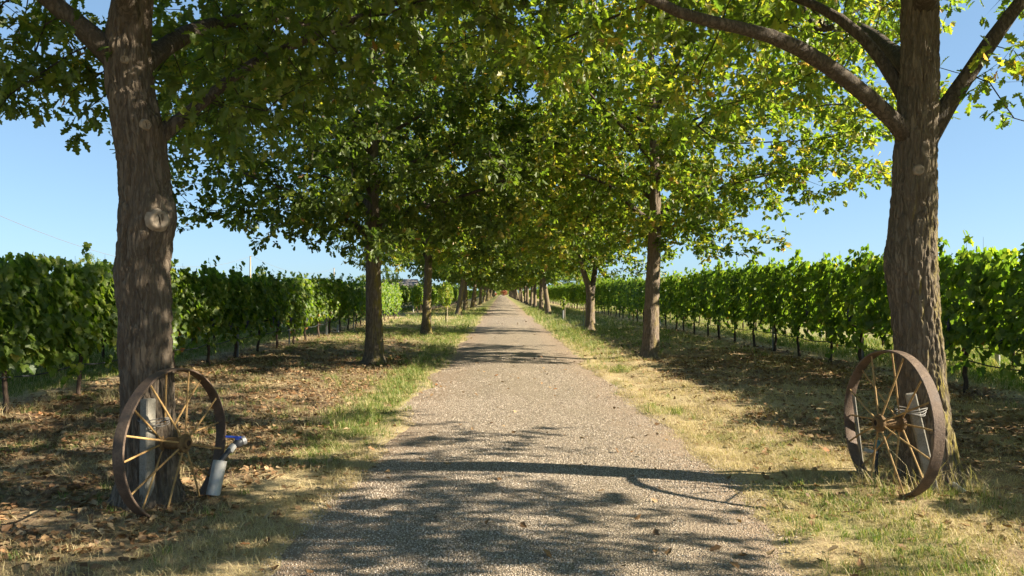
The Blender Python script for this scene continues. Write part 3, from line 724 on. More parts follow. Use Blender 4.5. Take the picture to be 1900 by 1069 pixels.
# --- prototypes for the trees further on: (trunk, branches, crown) meshes
def proto_tree(seed, trunk, limbs, prof, zl, ecc, n_clump, per, tpl, size, ros, perl, sides, dz, rth=.0115, step=.32, twigs=True, kill=.5):
    rng = np.random.default_rng(seed)
    at = crown_points(rng, n_clump, per, prof, zl, (0, 0), ecc=ecc)
    n = int(n_clump * .55); a = rng.uniform(0, 6.28, n); r = 1.9 * np.sqrt(rng.uniform(.04, 1, n)); at = np.concatenate([at, np.stack([r * np.cos(a), r * np.sin(a), rng.uniform(2.75, 6.2, n)], 1)])
    P, par, rad, kids, nt = grow(rng, trunk, limbs, at, step=step, kill=kill)
    L, tw = tree_leaves(rng, P, par, rad, nt, rth, ros, perl, size)
    d = dict(trunk=trunk_mesh('trunk', trunk, sides, dz, seed, ridge=.010), branches=branch_mesh('branches', P, par, rad, kids, nt), crown=leaves_mesh('crown', tpl, L, M_OAK))
    d['trunk'].materials.append(M_BARK)
    print('proto', seed, len(P), len(L['p']))
    return d

def place_tree(pr, name, label, cat, loc, rz=0.0, sc=(1, 1, 1), group=None, leafmat=None, bark=None):
    t = thing(name, label, cat, loc, rz, group); t.scale = sc
    for k in ('trunk', 'branches', 'crown'):
        o = obj(k, pr[k], t)
        if k == 'crown': o['kind'] = 'stuff'
        m = leafmat if k == 'crown' else (bark if k == 'trunk' else None)
        if m is not None: o.material_slots[0].link = 'OBJECT'; o.material_slots[0].material = m
    return t

rngp = np.random.default_rng(5)
prof2 = [(2.5, 3.1), (3.4, 4.1), (4.6, 4.8), (5.6, 5.4), (7.2, 4.9), (8.8, 3.4), (10.0, 1.8), (10.8, .6)]
zl2 = lambda x, y: 2.5 + .25 * math.sin(x * 1.7) + .2 * math.sin(y * 2.1 + 1)
tk = [(0, 0, -.02, .20), (.02, 0, 1.2, .175), (.03, .02, 2.4, .165), (.05, .02, 3.4, .145), (.08, .0, 5.0, .11), (.05, .05, 7.2, .07), (0, 0, 9.4, .02)]
protoA = proto_tree(101, tk, auto_limbs(rngp, tk, 13, 2.7, 6.8, 3.0, 2.2), prof2, zl2, (1.0, .95), 360, 8, OAK_MID, .14, 4, 6, 40, .06, kill=.42, step=.28, rth=.0135)
tk2 = [(0, 0, -.02, .19), (.03, 0, 1.2, .165), (.10, .02, 2.6, .15), (.13, .02, 3.4, .13), (.10, .0, 5.0, .10), (.05, .05, 7.2, .06), (0, 0, 9.4, .02)]
protoB = proto_tree(207, tk2, auto_limbs(rngp, tk2, 12, 2.75, 6.6, 3.2, 2.2), prof2, lambda x, y: 2.6 + .3 * math.sin(x * 1.4 + 2) + max(0, x - 1.2) * .32, (1.1, .95), 360, 8, OAK_MID, .14, 4, 6, 40, .06, kill=.42, step=.28, rth=.0135)
# forked trunk for the third tree on the right
tk3 = [(0, 0, -.02, .20), (.02, 0, .8, .17), (0.03, 0, 1.6, .175), (-.08, 0, 1.95, .13), (-.40, 0, 2.9, .10), (-.5, .1, 4.5, .08), (-.4, 0, 6.5, .05), (-.3, 0, 9.0, .02)]
l3 = auto_limbs(rngp, tk3, 8, 3.0, 6.5, 2.8, 2.0) + [[(.03, 0, 1.45, .13), (.12, 0, 1.9, .115), (.24, -.02, 2.6, .10), (.32, -.05, 3.6, .09), (.5, 0, 5.2, .07), (.8, .1, 7.0, .04)], [(.25, 0, 3.1, .06), (1.2, .5, 4.0, .05), (2.4, .9, 4.8, .03)], [(.3, 0, 3.7, .06), (1.0, -1.0, 4.8, .05), (1.6, -2.0, 5.6, .03)]]
protoF = proto_tree(311, tk3, l3, prof2, zl2, (1.0, .95), 330, 7, OAK_MID, .17, 4, 5, 36, .07, kill=.5, rth=.0135)
protoC = proto_tree(404, tk, auto_limbs(rngp, tk, 10, 2.7, 6.5, 3.0, 2.0), prof2, lambda x, y: 2.55, (1, 1), 200, 6, LEAF_LO, .30, 4, 5, 16, .2, kill=.65, step=.42, rth=.014)
tk4 = [(0, 0, -.02, .20), (-.12, 0, 1.0, .17), (-.30, 0, 2.2, .155), (-.42, .02, 3.2, .13), (-.4, .0, 5.0, .10), (-.2, .05, 7.2, .06), (0, 0, 9.4, .02)]
protoD = proto_tree(505, tk4, auto_limbs(rngp, tk4, 10, 2.7, 6.5, 3.0, 2.0), prof2, lambda x, y: 2.6, (1, 1), 200, 6, LEAF_LO, .30, 4, 5, 16, .2, kill=.65, step=.42, rth=.014)

ORD = ['first', 'second', 'third', 'fourth', 'fifth', 'sixth', 'seventh', 'eighth', 'ninth', 'tenth', 'eleventh', 'twelfth', 'thirteenth', 'fourteenth', 'fifteenth', 'sixteenth', 'seventeenth', 'eighteenth', 'nineteenth', 'twentieth']
GT = 'trees lining the avenue'
place_tree(protoA, 'oak_tree', 'second tree of the left row, straight dark trunk with yellow moss on its right side', 'tree', (-2.84, 16.7, 0), 2.2, (1, 1, 1), GT, M_OAK)
place_tree(protoB, 'oak_tree', 'second tree of the right row, grey-brown trunk, crown turning yellow over the vines', 'tree', (3.55, 17.7, 0), 0.0, (1.04, 1, 1), GT, M_OAKY, M_BARK2)
place_tree(protoB, 'oak_tree', 'third tree of the left row, slim dark trunk leaning slightly right', 'tree', (-2.82, 28.0, 0), .5, (.95, .95, 1), GT, M_OAKY)
place_tree(protoF, 'oak_tree', 'third tree of the right row, brown trunk forking low into a Y', 'tree', (3.6, 30.2, 0), 0, (1, 1, 1), GT, M_OAKY, M_BARK2)
rt = random.Random(8)
yl, yr = 51.0, 52.6
k = 0
while yl < 330:
    n = k + 4
    lab = (f'{ORD[n-1]} full-grown tree of the left row counted from the front' if n <= 12 else 'small far tree at the end of the left row where trunks merge')
    place_tree(protoC if k % 2 else protoD, 'oak_tree', lab, 'tree', (-2.88 + rt.uniform(-.15, .15), yl, 0), (0.2 if k == 0 else rt.uniform(0, 6.28)) if k else math.pi + .4, (rt.uniform(.92, 1.05),) * 2 + (rt.uniform(.92, 1.06),), GT if n <= 12 else 'far trees of the left row', M_OAK)
    yl += 11.2 + rt.uniform(-.4, .4); k += 1
k = 0
while yr < 330:
    n = k + 4
    lab = ('fourth tree of the right row, trunk leaning left toward the track' if k == 0 else f'{ORD[n-1]} full-grown tree of the right row counted from the front' if n <= 12 else 'small far tree at the end of the right row where trunks merge')
    place_tree(protoD if k == 0 else (protoC if k % 3 else protoD), 'oak_tree', lab, 'tree', (3.45 + rt.uniform(-.12, .12), yr, 0), 0.0 if k == 0 else rt.uniform(0, 6.28), (rt.uniform(.92, 1.05),) * 2 + (rt.uniform(.92, 1.06),), GT if n <= 12 else 'far trees of the right row', M_OAKY if k % 4 == 1 else M_OAK, M_BARK2)
    yr += 11.5 + rt.uniform(-.4, .4); k += 1

# ------------------------------------------------------------------ grapevines
ROW_SP = 1.65
def vine_parts(seed, height=2.25, hi=False, nleaf=1250, top=.3):
    rng = np.random.default_rng(seed)
    mb = MB(); zz = np.linspace(-.05, .86, 9); sway = np.cumsum(rng.normal(0, .012, (9, 2)), 0)
    pts = np.c_[sway, zz]; mb.tube(pts, .036 - .009 * np.linspace(0, 1, 9) + rng.uniform(-.004, .005, 9) + np.r_[.012, np.zeros(8)], 8)
    tp = pts[-1]
    for s in (-1, 1):
        y = np.linspace(0, .84, 7); mb.tube(np.c_[tp[0] + np.cumsum(rng.normal(0, .012, 7)), tp[1] + s * y, tp[2] - .03 + .05 * np.sin(y * 2)], np.linspace(.021, .012, 7), 6)
    trunk = mb.mesh('trunk')
    mc = MB(); tips = []
    for k in range(11):
        y0 = rng.uniform(-.8, .8); x0 = rng.normal(0, .03); h = rng.uniform(.8, 1.15) * (height - .85)
        z = np.linspace(0, 1, 7); px = x0 + rng.normal(0, .10) * z + .04 * np.sin(z * 5 + k); py = y0 + rng.normal(0, .15) * z
        mc.tube(np.c_[px, py, .85 + h * z - .12 * np.maximum(z - .85, 0)], np.linspace(.006, .002, 7), 4, cap=False); tips.append((px[-1], py[-1], .85 + h))
    canes = mc.mesh('canes')
    n = nleaf
    y = rng.uniform(-.93, .93, n); z = .60 + (height - .60) * rng.beta(1.25, 1.1, n)
    prof = np.interp(z, [.5, .8, 1.2, 1.8, height], [.16, .30, .40, .34, .17])
    bul = .45 + 1.05 * fbm(y * 1.6 + seed, z * 1.6, 0, seed)
    sgn = np.where(rng.random(n) < .5, 1, -1); dep = rng.random(n) ** .45
    x = sgn * prof * bul * dep
    low = .60 + .36 * fbm(y * 2.2 + seed * 3, 0 * y, 0, seed + 7); keep = z > low
    hi_top = height - .34 + .72 * fbm(y * 2.6 + seed * 5, 0 * y, 0, seed + 9); keep &= z < hi_top
    # hanging shoots
    q = 9 if hi else 5; hs = []
    for k in range(q):
        s = 1 if rng.random() < .5 else -1; yy = rng.uniform(-.8, .8); L = rng.integers(8, 18); zt = rng.uniform(.75, 1.1)
        for j in range(L): hs.append((s * (.25 + .10 * math.sin(j * .5)), yy + rng.normal(0, .05), zt - .035 * j, s))
    for (tx, ty, tz) in tips:
        if rng.random() < .36:
            for j in range(6): hs.append((tx + rng.normal(0, .035), ty + rng.normal(0, .035), tz - .05 + .035 * j, 1 if rng.random() < .5 else -1))
    hs = np.array(hs)
    x = np.r_[x[keep], hs[:, 0]]; y = np.r_[y[keep], hs[:, 1]]; z = np.r_[z[keep], hs[:, 2]]; sgn = np.r_[sgn[keep], hs[:, 3]]
    n = len(x)
    nr = unit(np.stack([sgn * rng.uniform(.25, 1.1, n), rng.normal(0, .45, n), rng.uniform(.0, .9, n)], 1))
    a = unit(np.stack([sgn * rng.uniform(0, .6, n), rng.normal(0, .55, n), -rng.uniform(.2, 1.0, n)], 1))
    a = unit(a - nr * (a * nr).sum(1, keepdims=True) * .8)
    L = dict(p=np.stack([x, y, z], 1), a=a, n=nr, s=rng.uniform(.075, .145, n), r=np.clip(rng.random(n) * .7 + .3 * rng.random(n) + .12 * (z < .95) * (rng.random(n) < .3), 0, 1))
    return trunk, canes, L

def grape_cluster_mesh(seed):
    rng = np.random.default_rng(seed); mb = MB(); L = .17
    ico = np.array([(0, 0, 1), (.894, 0, .447), (.276, .851, .447), (-.724, .526, .447), (-.724, -.526, .447), (.276, -.851, .447), (.724, .526, -.447), (-.276, .851, -.447), (-.894, 0, -.447), (-.276, -.851, -.447), (.724, -.526, -.447), (0, 0, -1)])
    tri = [(0, 1, 2), (0, 2, 3), (0, 3, 4), (0, 4, 5), (0, 5, 1), (1, 6, 2), (2, 7, 3), (3, 8, 4), (4, 9, 5), (5, 10, 1), (2, 6, 7), (3, 7, 8), (4, 8, 9), (5, 9, 10), (1, 10, 6), (6, 11, 7), (7, 11, 8), (8, 11, 9), (9, 11, 10), (10, 11, 6)]
    mb.tube([(0, 0, .04), (0, 0, -.05), (0, 0, -L * 1.02)], [.006, .028, .010], 7)
    for k in range(46):
        t = rng.random(); R = .05 * (1 - t) + .010; an = rng.uniform(0, 6.28)
        mb.add(ico * .0105 + np.array([R * math.cos(an), R * math.sin(an), -t * L]), tri)
    return mb.mesh('grape_cluster')
GRAPE = [grape_cluster_mesh(k) for k in (1, 2)]
for g in GRAPE: g.materials.append(M_GRAPE)

VP = []
for s in range(5):
    tr_, ca_, L_ = vine_parts(900 + s)
    tr_.materials.append(M_VBARK); ca_.materials.append(M_VBARK)
    VP.append((tr_, ca_, leaves_mesh('foliage', VINE_MID, L_, M_VINE)))
VLEAFM = []
rv = random.Random(77)
GV = {'right': 'grapevines of the right front row', 'right_back': 'grapevines of the second right row', 'left': 'grapevines of the left front row', 'left_back': 'grapevines of the second left row', 'left_far': 'grapevines of the far left block'}
def place_vine(x, y, zs, label, group, detail=0, seed=0, grapes=0):
    t = thing('grapevine', label, 'grapevine', (x, y, float(ground_z(np.array([x]), np.array([y]))[0])), 0, group)
    face = -1 if x > 0 else 1                        # the side that looks at the track
    if detail:
        tr_, ca_, L = vine_parts(1200 + seed, nleaf=1450, hi=x < 0)
        obj('trunk', tr_, t, mat=M_VBARK); obj('canes', ca_, t, mat=M_VBARK)
        px = L['p'][:, 0] * face; order = np.argsort(-(px + np.random.default_rng(seed).random(len(px)) * .1 ))[:detail]
        m = np.ones(len(px), bool); m[order] = False
        fo = obj('foliage', leaves_mesh('foliage', VINE_HI, pick(L, m), M_VINE), t); fo['kind'] = 'stuff'
        leaf_objects(pick(L, ~m), VINE_HI, M_VINE, fo, VLEAFM)
    else:
        v = VP[rv.randrange(len(VP))]; s = rv.choice((0, math.pi))
        t.rotation_euler = (0, 0, s)
        if s: face = -face
        obj('trunk', v[0], t); 
        if y < 40: obj('canes', v[1], t)
        fo = obj('foliage', v[2], t); fo['kind'] = 'stuff'
    t.scale = (1, 1, zs)
    for k in range(grapes):
        g = obj('grape_cluster', GRAPE[k % 2], t); g.location = (face * rv.uniform(.24, .34), rv.uniform(-.7, .7), rv.uniform(.85, 1.25)); g.scale = (1, 1, 1 / zs)
    return t

def ordn(n): return ORD[n - 1]
XR, XL = 7.35, -6.45
y = 5.2 - .15; k = 0; vis = 0
while y < 118:
    px = VX + XR / y * FPX
    if px > 1960: lab = 'grapevine at the near end of the right front row, just past the right picture edge'; det = 0
    else:
        vis += 1; det = 200 if vis <= 3 else 0
        lab = f'grapevine of the right front row, {ordn(vis)} one in from the right picture edge' if vis <= 16 else ('grapevine of the right front row seen between the second and third right trees' if y < 34 else 'distant grapevine of the right front row beyond the forked tree')
    place_vine(XR + rv.uniform(-.05, .05), y, rv.uniform(1.0, 1.06), lab, GV['right'], det, k, 4 if 0 < vis <= 2 else (2 if vis in (4, 5, 7) else 0))
    y += ROW_SP; k += 1
y = 8.2; k = 30; vis = 0
while y < 45.5:
    px = VX + XL / y * FPX
    if px < -60: lab = 'grapevine at the near end of the left front row, just past the left picture edge'; det = 0
    else:
        vis += 1; det = 200 if vis <= 3 else 0
        lab = (f'grapevine of the left front row, {ordn(vis)} one in from the left picture edge' if vis <= 16 else f'sunlit grapevine near the far end of the left front row, {ordn(max(1, int((45.5 - y) / ROW_SP) + 1))} from the end')
    place_vine(XL + rv.uniform(-.05, .05), y, rv.uniform(.89, .94), lab, GV['left'], det, k, 3 if 5 <= vis <= 9 else 0)
    y += ROW_SP; k += 1
for (x, y0, y1, zs, lab, g) in ((XR + 2.75, 8.0, 62, .98, 'grapevine of the second right row, glimpsed under the front row', 'right_back'), (XL - 2.6, 10.5, 45, .88, 'grapevine of the second left row, glimpsed behind the front row', 'left_back'),
                           (XL, 58, 122, .92, 'grapevine of the front row in the left block beyond the gap', 'left_far'), (XL - 2.6, 59, 87, .92, 'grapevine at the end of the second row in the left block beyond the gap', 'left_far'),
                           (XL - 5.2, 59, 73, .92, 'grapevine at the end of the third row in the left block beyond the gap', 'left_far'), (XL - 7.8, 59, 67, .92, 'grapevine at the end of the fourth row in the left block beyond the gap', 'left_far')):
    y = y0; k = 0
    while y < y1:
        k += 1
        place_vine(x + rv.uniform(-.06, .06), y, zs * rv.uniform(.97, 1.03), f'{ORD[k-1]} {lab}' if k <= 12 else 'distant ' + lab, GV[g]); y += ROW_SP
# the rows far off read as one mass
def far_row(x, y0, y1, h, label):
    rng = np.random.default_rng(int(abs(x) * 10)); n = int((y1 - y0) * 130)
    y = rng.uniform(y0, y1, n); z = rng.uniform(.6, h, n) + (fbm(y * 1.5, y * 0, 0, 3) - .5) * .3
    s = np.where(rng.random(n) < .5, 1, -1); xx = x + s * .28 * rng.random(n) ** .4
    L = dict(p=np.stack([xx, y, z], 1), a=unit(np.stack([s * .3, rng.normal(0, .6, n), -rng.random(n)], 1)), n=unit(np.stack([s * 1.0, rng.normal(0, .5, n), rng.random(n)], 1)), s=rng.uniform(.22, .36, n), r=rng.random(n))
    o = obj('grapevine_row', leaves_mesh('grapevine_row', LEAF_LO, L, M_VINE)); tag(o, label, 'grapevines', kind='stuff')
far_row(XR, 119, 300, 2.3, 'far end of the right vine row merging into one green line')
far_row(XL, 123, 300, 2.05, 'far end of the left vine row merging into one green line')

# posts, hoses and white vine guards
def metal_post(x, y, h, label, group):
    t = thing('trellis_post', label, 'post', (x, y, float(ground_z(np.array([x]), np.array([y]))[0])), 0, group)
    mb = MB(); w, d, th = .045, .035, .004
    mb.box((-w / 2, -d / 2, -.1), (-w / 2 + th, d / 2, h)); mb.box((w / 2 - th, -d / 2, -.1), (w / 2, d / 2, h)); mb.box((-w / 2 + th, d / 2 - th, -.1), (w / 2 - th, d / 2 - .0005, h - .001))
    mb.build('profile', M_STEEL, t, sm=False)
    for z in (.55, .9, 1.3, 1.7):
        mb = MB(); mb.tube([(-w / 2 - .012, -.01, z), (-w / 2 - .016, -.02, z + .02), (-w / 2, -.012, z + .03)], .003, 5); mb.build('wire_hook', M_WIRE, t)
yy = [14.8, 19.8, 24.8, 29.8, 34.8, 39.8, 44.8]
for i, y in enumerate(yy): metal_post(XR + .03, y + .3, 2.15, f'grey steel trellis post in the right front row, {ordn(i+1)} from the right wheel', 'trellis posts of the right row')
yy = [13.2, 18.2, 22.6, 27.4, 32.4, 37.4]
for i, y in enumerate(yy): metal_post(XL + .04, y, 1.85, f'grey steel trellis post in the left front row, {ordn(i+1)} from the left wheel', 'trellis posts of the left row')
metal_post(XL + .15, 45.8, 1.0, 'short grey end post where the left front row stops', 'trellis posts of the left row')
def hose(x, y0, y1, z, label, mat, r=.011, sag=.05):
    ys = np.arange(y0, y1, .55); mb = MB()
    mb.tube(np.c_[x + .02 * np.sin(ys * 1.3), ys, z - sag * np.abs(np.sin((ys - y0) / ROW_SP * math.pi)) + .02 * np.sin(ys * .7)], r, 6)
    o = mb.build('drip_hose', mat); tag(o, label, 'hose', 'drip hoses along the vine rows'); return o
hose(XR - .05, 5, 70, .52, 'black drip hose sagging along the right front row', M_BLACKP)
hose(XR + 2.7, 8, 60, .50, 'black drip hose along the second right row', M_BLACKP)
hose(XL + .06, 8, 46, .50, 'grey drip hose sagging along the left front row', M_BLACKP)
def trellis_wire(x, y0, y1, zs, label):
    t = thing('trellis_wires', label, 'wire', (x, y0, 0))
    for z in zs:
        mb = MB(); ys = np.linspace(0, y1 - y0, 12); mb.tube(np.c_[ys * 0, ys, z + 0 * ys], .0016, 4); mb.build('wire', M_WIRE, t)
trellis_wire(XR + .05, 5, 60, (.9, 1.3, 1.7), 'thin steel wires carrying the right front row of vines')
trellis_wire(XL - .02, 8, 46, (.8, 1.2, 1.6), 'thin steel wires carrying the left front row of vines')
def guard(x, y, h, label, group='white vine guards'):
    mb = MB(); s = .045
    mb.lathe([(s, -.03), (s * 1.02, h * .5), (s, h), (s - .004, h), (s - .004, -.03)], 10)
    o = mb.build('vine_guard', M_PVC, None, loc=(x, y, float(ground_z(np.array([x]), np.array([y]))[0]))); tag(o, label, 'vine guard', group)
X2 = XR + 2.75
guard(X2 + .0, 15.0, .42, 'white plastic vine guard near the right picture edge under the vines')
guard(X2 + .1, 23.6, .40, 'white plastic vine guard in the second right row, left of the right wheel')
guard(X2 - .1, 27.2, .36, 'white plastic vine guard between the right wheel and the second right tree')
guard(-7.9, 58.3, .62, 'left one of two white vine guards at the gap beyond the second left tree', 'white vine guards at the gap')
guard(-7.0, 59.3, .62, 'right one of two white vine guards at the gap beyond the second left tree', 'white vine guards at the gap')
guard(XL - .02, 29.6, .30, 'pale guard low on a left row vine, left of the second left tree')
guard(XR - .03, 34.3, .45, 'pale guard on a right row vine just right of the second right tree')

# ------------------------------------------------------------------ saplings in the gaps
def sapling(loc, h0, h1, n, r, label, stake=True, tube=0.0, seed=1):
    rng = np.random.default_rng(seed); t = thing('sapling', label, 'sapling', loc)
    mb = MB(); z = np.linspace(-.05, h1 - .2, 8); mb.tube(np.c_[.02 * np.sin(z * 2), .015 * np.cos(z * 3), z], np.linspace(.028, .008, 8), 7); mb.build('trunk', M_TWIG, t)
    mb = MB()
    for k in range(9):
        z0 = rng.uniform(h0, h1 - .3); a = rng.uniform(0, 6.28); mb.tube([(0, 0, z0), (.5 * r * math.cos(a), .5 * r * math.sin(a), z0 + .18), (.85 * r * math.cos(a), .85 * r * math.sin(a), z0 + .25)], [.009, .006, .003], 5)
    mb.build('branches', M_TWIG, t)
    zc = rng.uniform(0, 1, n); rr = r * np.sin(np.clip(zc, .06, .97) * math.pi) ** .6 * rng.random(n) ** .5; a = rng.uniform(0, 6.28, n)
    L = dict(p=np.stack([rr * np.cos(a), rr * np.sin(a), h0 + (h1 - h0) * zc], 1), a=unit(rng.normal(0, .6, (n, 3)) + [0, 0, -.4]), n=unit(rng.normal(0, .6, (n, 3)) + [0, 0, .7]), s=rng.uniform(.09, .17, n), r=rng.random(n))
    c = obj('crown', leaves_mesh('crown', OAK_MID, L, M_SAP), t); c['kind'] = 'stuff'
    if stake:
        mb = MB(); mb.tube([(.09, -.03, -.1), (.09, -.03, 1.25)], .018, 8); mb.build('stake', M_POLE, t)
    if tube:
        mb = MB(); mb.lathe([(.05, -.02), (.05, tube), (.046, tube), (.046, -.02)], 12); mb.build('guard_tube', M_PVC, t)
sapling((-2.89, 38.7, 0), .95, 2.15, 520, .42, 'young staked sapling with bright yellow-green crown left of the track', True, 0, 3)
sapling((3.42, 41.0, 0), .75, 1.35, 60, .16, 'small sapling in a white guard tube right of the track', True, .62, 4)
sapling((-2.9, 113.5, 0), 1.0, 2.1, 160, .45, 'tiny far yellow-green sapling between trunks of the left row', False, .5, 6)
mb = MB(); mb.tube([(0, 0, -.1), (.005, 0, .95)], .011, 7); mb.tube([(-.002, -.012, .9), (.012, .012, .92)], .004, 5)
tag(mb.build('stake', M_STEEL, None, loc=(3.36, 30.4, 0)), 'thin grey metal stake left of the forked tree', 'stake')

# ------------------------------------------------------------------ iron wheels
def wagon_wheel(label, loc, yaw, R, tilt=0.0, spin=0.0, n=16):
    t = thing('wagon_wheel', label, 'wheel', (loc[0], loc[1], 0.0), 0, 'old iron wheels flanking the track')
    # local: axis along +X (front), wheel in YZ plane
    M = Matrix.Translation((0, 0, loc[2])) @ Matrix.Rotation(yaw, 4, 'Z') @ Matrix.Rotation(tilt, 4, 'Y')
    def fin(mb, name, mat, parent, sm=True):
        me = mb.mesh(name); me.transform(M); o = obj(name, me, parent, mat=mat)
        try: me.set_sharp_from_angle(angle=math.radians(38))
        except Exception: pass
        return o
    w = .045
    mb = MB(); mb.lathe([(R - .004, -w), (R, -w + .004), (R + .001, 0), (R, w - .004), (R - .004, w), (R - .013, w), (R - .015, w - .004), (R - .0145, 0), (R - .015, -w + .004), (R - .013, -w)], 96, axis='x', closed=True)
    # slightly uneven band
    for a in mb.v:
        ang = np.arctan2(a[:, 2], a[:, 1]); a[:, 0] += .004 * np.sin(3 * ang + 1); rr = 1 + .004 * np.sin(2 * ang + .6) + .002 * np.sin(7 * ang); a[:, 1] *= rr; a[:, 2] *= rr
    fin(mb, 'rim', M_RIM, t)
    rng = random.Random(int(R * 1000))
    for k in range(n):
        a = spin + 2 * math.pi * k / n + rng.uniform(-.025, .025); f = 1 if k % 2 else -1
        r0, r1 = .038, R - .008
        p0 = (f * .085, r0 * math.cos(a), r0 * math.sin(a)); p1 = (f * .018, r1 * math.cos(a), r1 * math.sin(a))
        pm = tuple((p0[i] + p1[i]) / 2 + rng.uniform(-.003, .003) for i in range(3))
        mb = MB(); mb.tube([p0, pm, p1], .0075, 8); fin(mb, 'spoke', M_SPOKE, t)
    mb = MB(); mb.lathe([(.024, -.125), (.040, -.125), (.043, -.11), (.043, .11), (.040, .125), (.024, .125)], 28, axis='x', closed=True)
    hub = fin(mb, 'hub', M_HUB, t)
    for s in (-1, 1):
        mb = MB(); mb.lathe([(.040, s * .070), (.064, s * .072), (.069, s * .078), (.069, s * .096), (.064, s * .102), (.040, s * .106)], 30, axis='x'); fin(mb, 'hub_flange', M_HUB, hub)
    mb = MB(); mb.lathe([(.0005, -.118), (.0235, -.118), (.0235, .118), (.0005, .118)], 18, axis='x'); fin(mb, 'axle_bore', M_DARKW, hub)
    return t
# yaw: front of the axis points (cos, sin)
wagon_wheel('rusty iron spoked wheel standing against the left tree and concrete post', (-2.44, 5.60, .475), math.radians(-15), .560, tilt=math.radians(-2), spin=.1)
wagon_wheel('rusty iron spoked wheel standing against the right tree, sunlit from the right', (3.08, 5.86, .565), math.radians(180 + 6), .58, tilt=math.radians(-2), spin=.05)

def conc_post(label, foot, top, w, name='concrete_post'):
    f, p = Vector(foot), Vector(top); L = (p - f).length
    M = (p - f).to_track_quat('Z', 'Y').to_matrix().to_4x4()
    mb = MB(); mb.box((-w / 2, -w / 2, -.15), (w / 2, w / 2, L), M, bev=.008)
    o = mb.build(name, M_CONC, None, sm=False, loc=f); tag(o, label, 'post'); return o
conc_post('grey square concrete post upright behind the left wheel hub', (-2.60, 5.50, 0), (-2.595, 5.51, .82), .080)
conc_post('grey concrete post leaning left behind the right wheel hub', (3.40, 5.80, 0), (3.245, 5.86, .80), .076)
conc_post('thin weathered slat leaning behind the left half of the right wheel', (3.16, 6.45, 0), (3.04, 6.38, .72), .026, 'wooden_slat')
def wire_tie(label, c, rx, ry, dirx):
    mb = MB(); rng = random.Random(4)
    for k in range(4):
        th = np.linspace(0, 2 * math.pi, 29); z = c[2] + .012 * k + .012 * np.sin(th * 2 + k) - .01
        mb.tube(np.c_[c[0] + (rx + .003 * k) * np.cos(th) * (1 + .05 * np.sin(3 * th + k)), c[1] + ry * np.sin(th), z], .0035, 5)
    o = mb.build('wire_tie', M_WIRE); tag(o, label, 'wire'); return o
wire_tie('twisted galvanised wire tying the left wheel to its concrete post', (-2.555, 5.52, .645), .105, .065, 1)
wire_tie('pale wire loops tying the right wheel to its leaning post', (3.235, 5.845, .655), .115, .085, -1)

# irrigation standpipe left, pipe and stone on the right
def frame_tube(name, mat, parent, pts, r, sides=20, wall=0.0):
    mb = MB(); pts = np.array(pts, float)
    if wall:
        mb.tube(pts, r, sides, cap=False); mb.tube(pts, r - wall, sides, cap=False)
        d = unit(pts[-1] - pts[0])
        n = len(pts) * sides
        for e in (0, len(pts) - 1):
            k = np.arange(sides); mb.q.append(np.stack([e * sides + k, e * sides + (k + 1) % sides, n + e * sides + (k + 1) % sides, n + e * sides + k], 1))
    else: mb.tube(pts, r, sides)
    return mb.build(name, mat, parent)
sp = thing('irrigation_standpipe', 'white plastic sleeve with dark pipe and blue-handled valve right of the left wheel', 'pipe', (-2.28, 5.9, 0))
def spv(px, py, d): p = W(px, py, d); return (p[0] + 2.28, p[1] - 5.9, p[2])
b0, b1 = Vector(spv(399, 917, 5.88)), Vector(spv(412, 853, 5.97))
frame_tube('sleeve', M_PVC, sp, [b0, b0.lerp(b1, .5), b1], .053, 26, wall=.005)
p0, p1 = Vector(spv(406, 880, 5.93)), Vector(spv(436, 826, 6.08))
frame_tube('pipe', M_BLACKP, sp, [p0, spv(413, 853, 5.97), spv(420, 845, 6.0), p1], .021, 14)
p2 = Vector(spv(441, 819, 6.10)); cp = frame_tube('coupling', M_PVC, sp, [Vector(spv(429, 836, 6.05)), p1, Vector(spv(437, 825, 6.085))], .028, 18)
p3, p4 = Vector(spv(438, 823, 6.09)), Vector(spv(452, 817, 6.13))
vb = frame_tube('valve_body', M_BLACKP, sp, [p3, p3.lerp(p4, .3), p3.lerp(p4, .7), p4], np.array([.026, .036, .036, .028]), 16)
frame_tube('outlet', M_STEEL, vb, [p4, p4 + (p4 - p3) * .45], .036, 16, wall=.006)
mb = MB(); hM = Matrix.Translation(p3.lerp(p4, .4) + Vector((0, 0, .034))) @ Matrix.Rotation(.35, 4, 'Z') @ Matrix.Rotation(.12, 4, 'Y')
mb.box((-.095, -.013, .006), (.03, .013, .022), hM, bev=.004); mb.box((-.018, -.018, -.012), (.018, .018, .0055), hM, bev=.004)
mb.build('handle', M_BLUEP, vb, sm=False)
q0, q1 = Vector(W(1740, 880, 6.05)), Vector(W(1797, 934, 5.75)); q1.z = .035
dp = frame_tube('drain_pipe', M_PVC, None, [q0, q0.lerp(q1, .5) + Vector((0, 0, .01)), q1], .024, 14, wall=.003)
tag(dp, 'pale plastic pipe sloping out of the grass at the right tree foot', 'pipe')
vt = thing('water_valve', 'small blue-green valve on a low riser behind the right wheel', 'valve', (3.17, 6.25, 0))
frame_tube('riser', M_BLACKP, vt, [(0, 0, -.05), (0, 0, .2), (.01, 0, .28)], .013, 12)
frame_tube('cap', M_TEALP, vt, [(.01, 0, .28), (.01, 0, .31), (.01, 0, .35)], np.array([.024, .027, .020]), 14)
frame_tube('elbow', M_PVC, vt, [(.01, 0, .25), (-.05, .02, .255), (-.09, .03, .27)], .016, 12)

